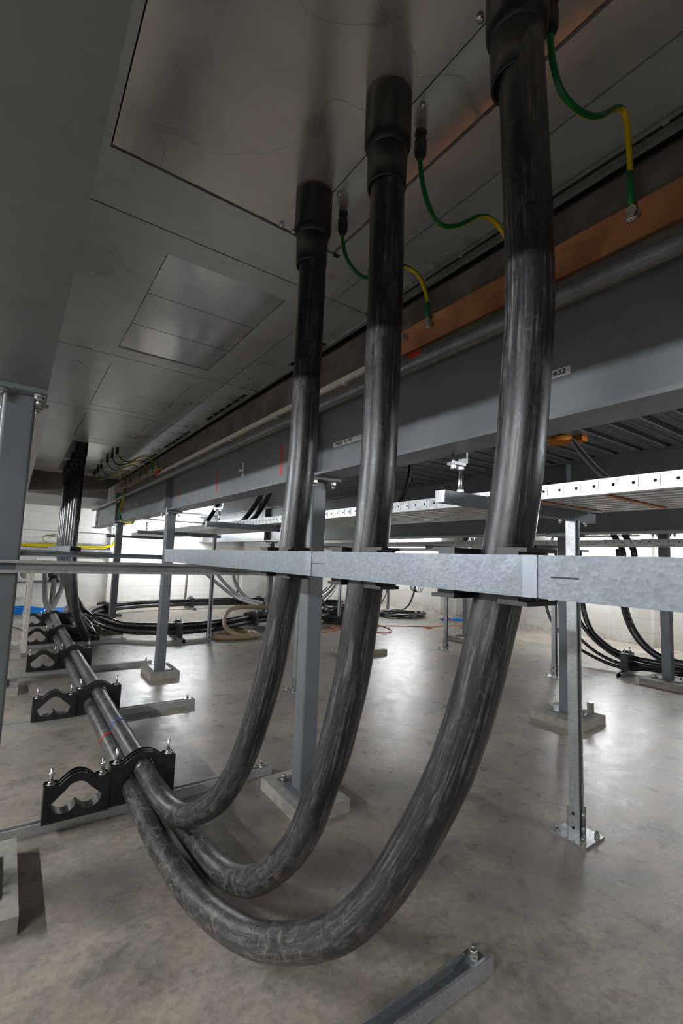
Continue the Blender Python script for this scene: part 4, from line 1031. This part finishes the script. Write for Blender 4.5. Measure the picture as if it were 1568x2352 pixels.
MB().tube([(.644, 9.93, .56), (.645, 9.98, .575)], .054, 20, 1).build('ring', M['black'], t)
MB().box(.57, .72, 9.95, 9.975, .50, .54).build('foot_bar', M['black'], t)

# ------------------------------------------------------------------ right-hand sweeping cables
RC = [([(5.60, 2.96, 1.30), (5.60, 2.94, .75), (5.60, 2.86, .42), (5.58, 2.66, .23), (5.55, 2.38, .15), (5.6, 2.0, .13), (5.7, 1.2, .13)], .030, 'upper left'),
      ([(5.55, 3.08, 1.30), (5.55, 3.05, .78), (5.56, 2.95, .47), (5.56, 2.72, .23), (5.52, 2.38, .10), (5.55, 2.0, .09), (5.6, 1.2, .09)], .022, 'second'),
      ([(5.50, 3.20, 1.30), (5.50, 3.18, .70), (5.50, 3.0, .36), (5.48, 2.72, .15), (5.45, 2.38, .07), (5.56, 2.0, .06), (5.55, 1.2, .06)], .018, 'third'),
      ([(5.45, 3.35, 1.30), (5.45, 3.30, .60), (5.45, 3.10, .28), (5.43, 2.75, .11), (5.40, 2.38, .05), (5.55, 2.0, .09), (5.6, 1.2, .04)], .018, 'lowest'),
      ([(5.65, 2.505, 1.32), (5.65, 2.50, .81), (5.65, 2.44, .51), (5.65, 2.31, .30), (5.65, 2.11, .18), (5.7, 1.8, .15), (5.8, 1.1, .15)], .040, 'thick'),
      ([(5.55, 2.49, 1.32), (5.58, 2.48, .85), (5.62, 2.44, .55), (5.68, 2.33, .30), (5.72, 2.1, .12), (5.8, 1.8, .09), (5.9, 1.1, .09)], .030, 'inner'),
      ([(5.9, 2.35, 1.2), (5.9, 2.2, .98), (5.9, 2.0, .80), (5.9, 1.75, .62), (5.9, 1.4, .45)], .03, 'outer')]
LB = ['upper left of the group sweeping down beside the right-hand column', 'second from the top in the group sweeping behind the tall galvanised post', 'third from the top in the group sweeping behind the tall galvanised post', 'lowest of the group sweeping towards the right-hand column',
      'thick single drop between the tall post and the right-hand column', 'thinner drop close behind the thick single one near the right-hand column', 'short piece at the right picture edge beyond the right-hand column']
for (pts, r, k), lab in zip(RC, LB):
    single('power_cable', MB().tube(pts, r, 14, 7), M['cable_clean'], 'black cable, ' + lab, 'cable', pts[0], 'right-hand sweeping cables')
side_cleat(5.40, 2.36, -PI/2+.15, 'black cleat on the sweeping cables just left of the right-hand column')
side_cleat(5.95, 1.55, -PI/2, 'black cleat on the sweeping cables right of the right-hand column')
for k, (xx, yy) in enumerate(((5.35, 2.30), (5.45, 1.72))):
    mb = MB(); mb.box(xx-.03, xx+.03, yy-.17, yy+.17, 1.165, 1.20)
    for q in (-.09, .09): mb.lathe([(.05, 0), (.05, .03)], (xx, yy+q, 1.168), Z, 16)
    t = single('cable_cleat', mb, M['black'], 'flat black double cleat at mid height %s of the right-hand column' % ('left', 'right')[k], 'cable cleat', (xx, yy, 1.18), 'flat double cleats')
    single('strut_channel', MB().box(xx-.02, xx+.02, yy-.25, yy+.25, 1.12, 1.164), M['galv'], 'channel carrying the flat double cleat %s of the right-hand column' % ('left', 'right')[k], 'channel', (xx, yy, 1.14))
for k, yy in enumerate((2.25, 2.36)):
    single('power_cable', MB().tube([(5.35, yy, 1.15), (5.35, yy, 1.30), (5.2, yy+.02, 1.45)], .032, 12, 5), M['cable_clean'], 'short black cable stub above the flat double cleat, %s' % ('right', 'left')[k], 'cable', (5.35, yy, 1.2))

# ------------------------------------------------------------------ small deck penetrations
t = thing('orange_deck_cap', 'orange round cap under the decking right of the right thick cable', 'cap', (2.70, 1.50, ZD))
MB().lathe([(.075, -.002), (.075, .018), (.070, .028)], (2.68, 1.53, ZD), -Z, 28).build('cap', M['orange_cap'], t)
MB().box(2.70, 2.76, 1.40, 1.48, ZD-.03, ZD-.002).build('tab', M['orange_cap'], t)
single('grey_conduit', MB().tube([(2.70, 1.46, ZD-.02), (2.60, 1.36, 1.76), (2.42, 1.18, 1.60), (2.24, 1.02, 1.49), (2.05, .88, 1.42), (1.95, .8, 1.37)], .016, 14, 6), M['grey_conduit'], 'grey flexible conduit dropping from the orange cap to the tray', 'conduit', (2.7, 1.46, 1.86))
DK = [([(1.80, 3.72, ZD), (1.80, 3.80, 1.70), (1.78, 3.95, 1.55), (1.76, 4.15, 1.42), (1.78, 4.5, 1.365)], .022, 'leftmost of three between the beam and tray'),
      ([(1.86, 3.74, ZD), (1.86, 3.78, 1.70), (1.84, 3.90, 1.55), (1.82, 4.05, 1.44), (1.82, 4.4, 1.36)], .022, 'middle of three between the beam and tray'),
      ([(1.70, 3.62, ZD), (1.70, 3.62, 1.65), (1.70, 3.68, 1.50), (1.70, 3.82, 1.41), (1.72, 4.1, 1.36)], .010, 'thin right one of three between the beam and tray'),
      ([(1.80, 4.86, ZD), (1.80, 4.90, 1.70), (1.78, 5.05, 1.55), (1.74, 5.20, 1.42), (1.74, 5.5, 1.37)], .022, 'left of the three near the second column'),
      ([(1.75, 1.90, ZD), (1.76, 1.87, 1.65), (1.75, 1.88, 1.52), (1.74, 1.94, 1.43), (1.74, 2.2, 1.36)], .012, 'just right of the middle thick cable'),
      ([(1.72, 1.96, ZD), (1.71, 1.95, 1.65), (1.71, 1.96, 1.52), (1.71, 2.02, 1.43), (1.72, 2.3, 1.36)], .012, 'half hidden right of the middle thick cable')]
for pts, r, lab in DK:
    single('black_cable', MB().tube(pts, r, 12, 6), M['cable_clean'], 'black cable dropping onto the tray, ' + lab, 'cable', pts[0])
for k, (x0, y0, lab) in enumerate(((3.5, 4.55, 'timber offcut beside the pad behind the middle cable'),)):
    single('timber_offcut', MB().box(x0, x0+.2, y0-.3, y0-.24, 0, .05), M['wood'], lab, 'timber', (x0, y0, 0))
# strip away helper props
for o in D.objects:
    if '_o' in o: del o['_o']
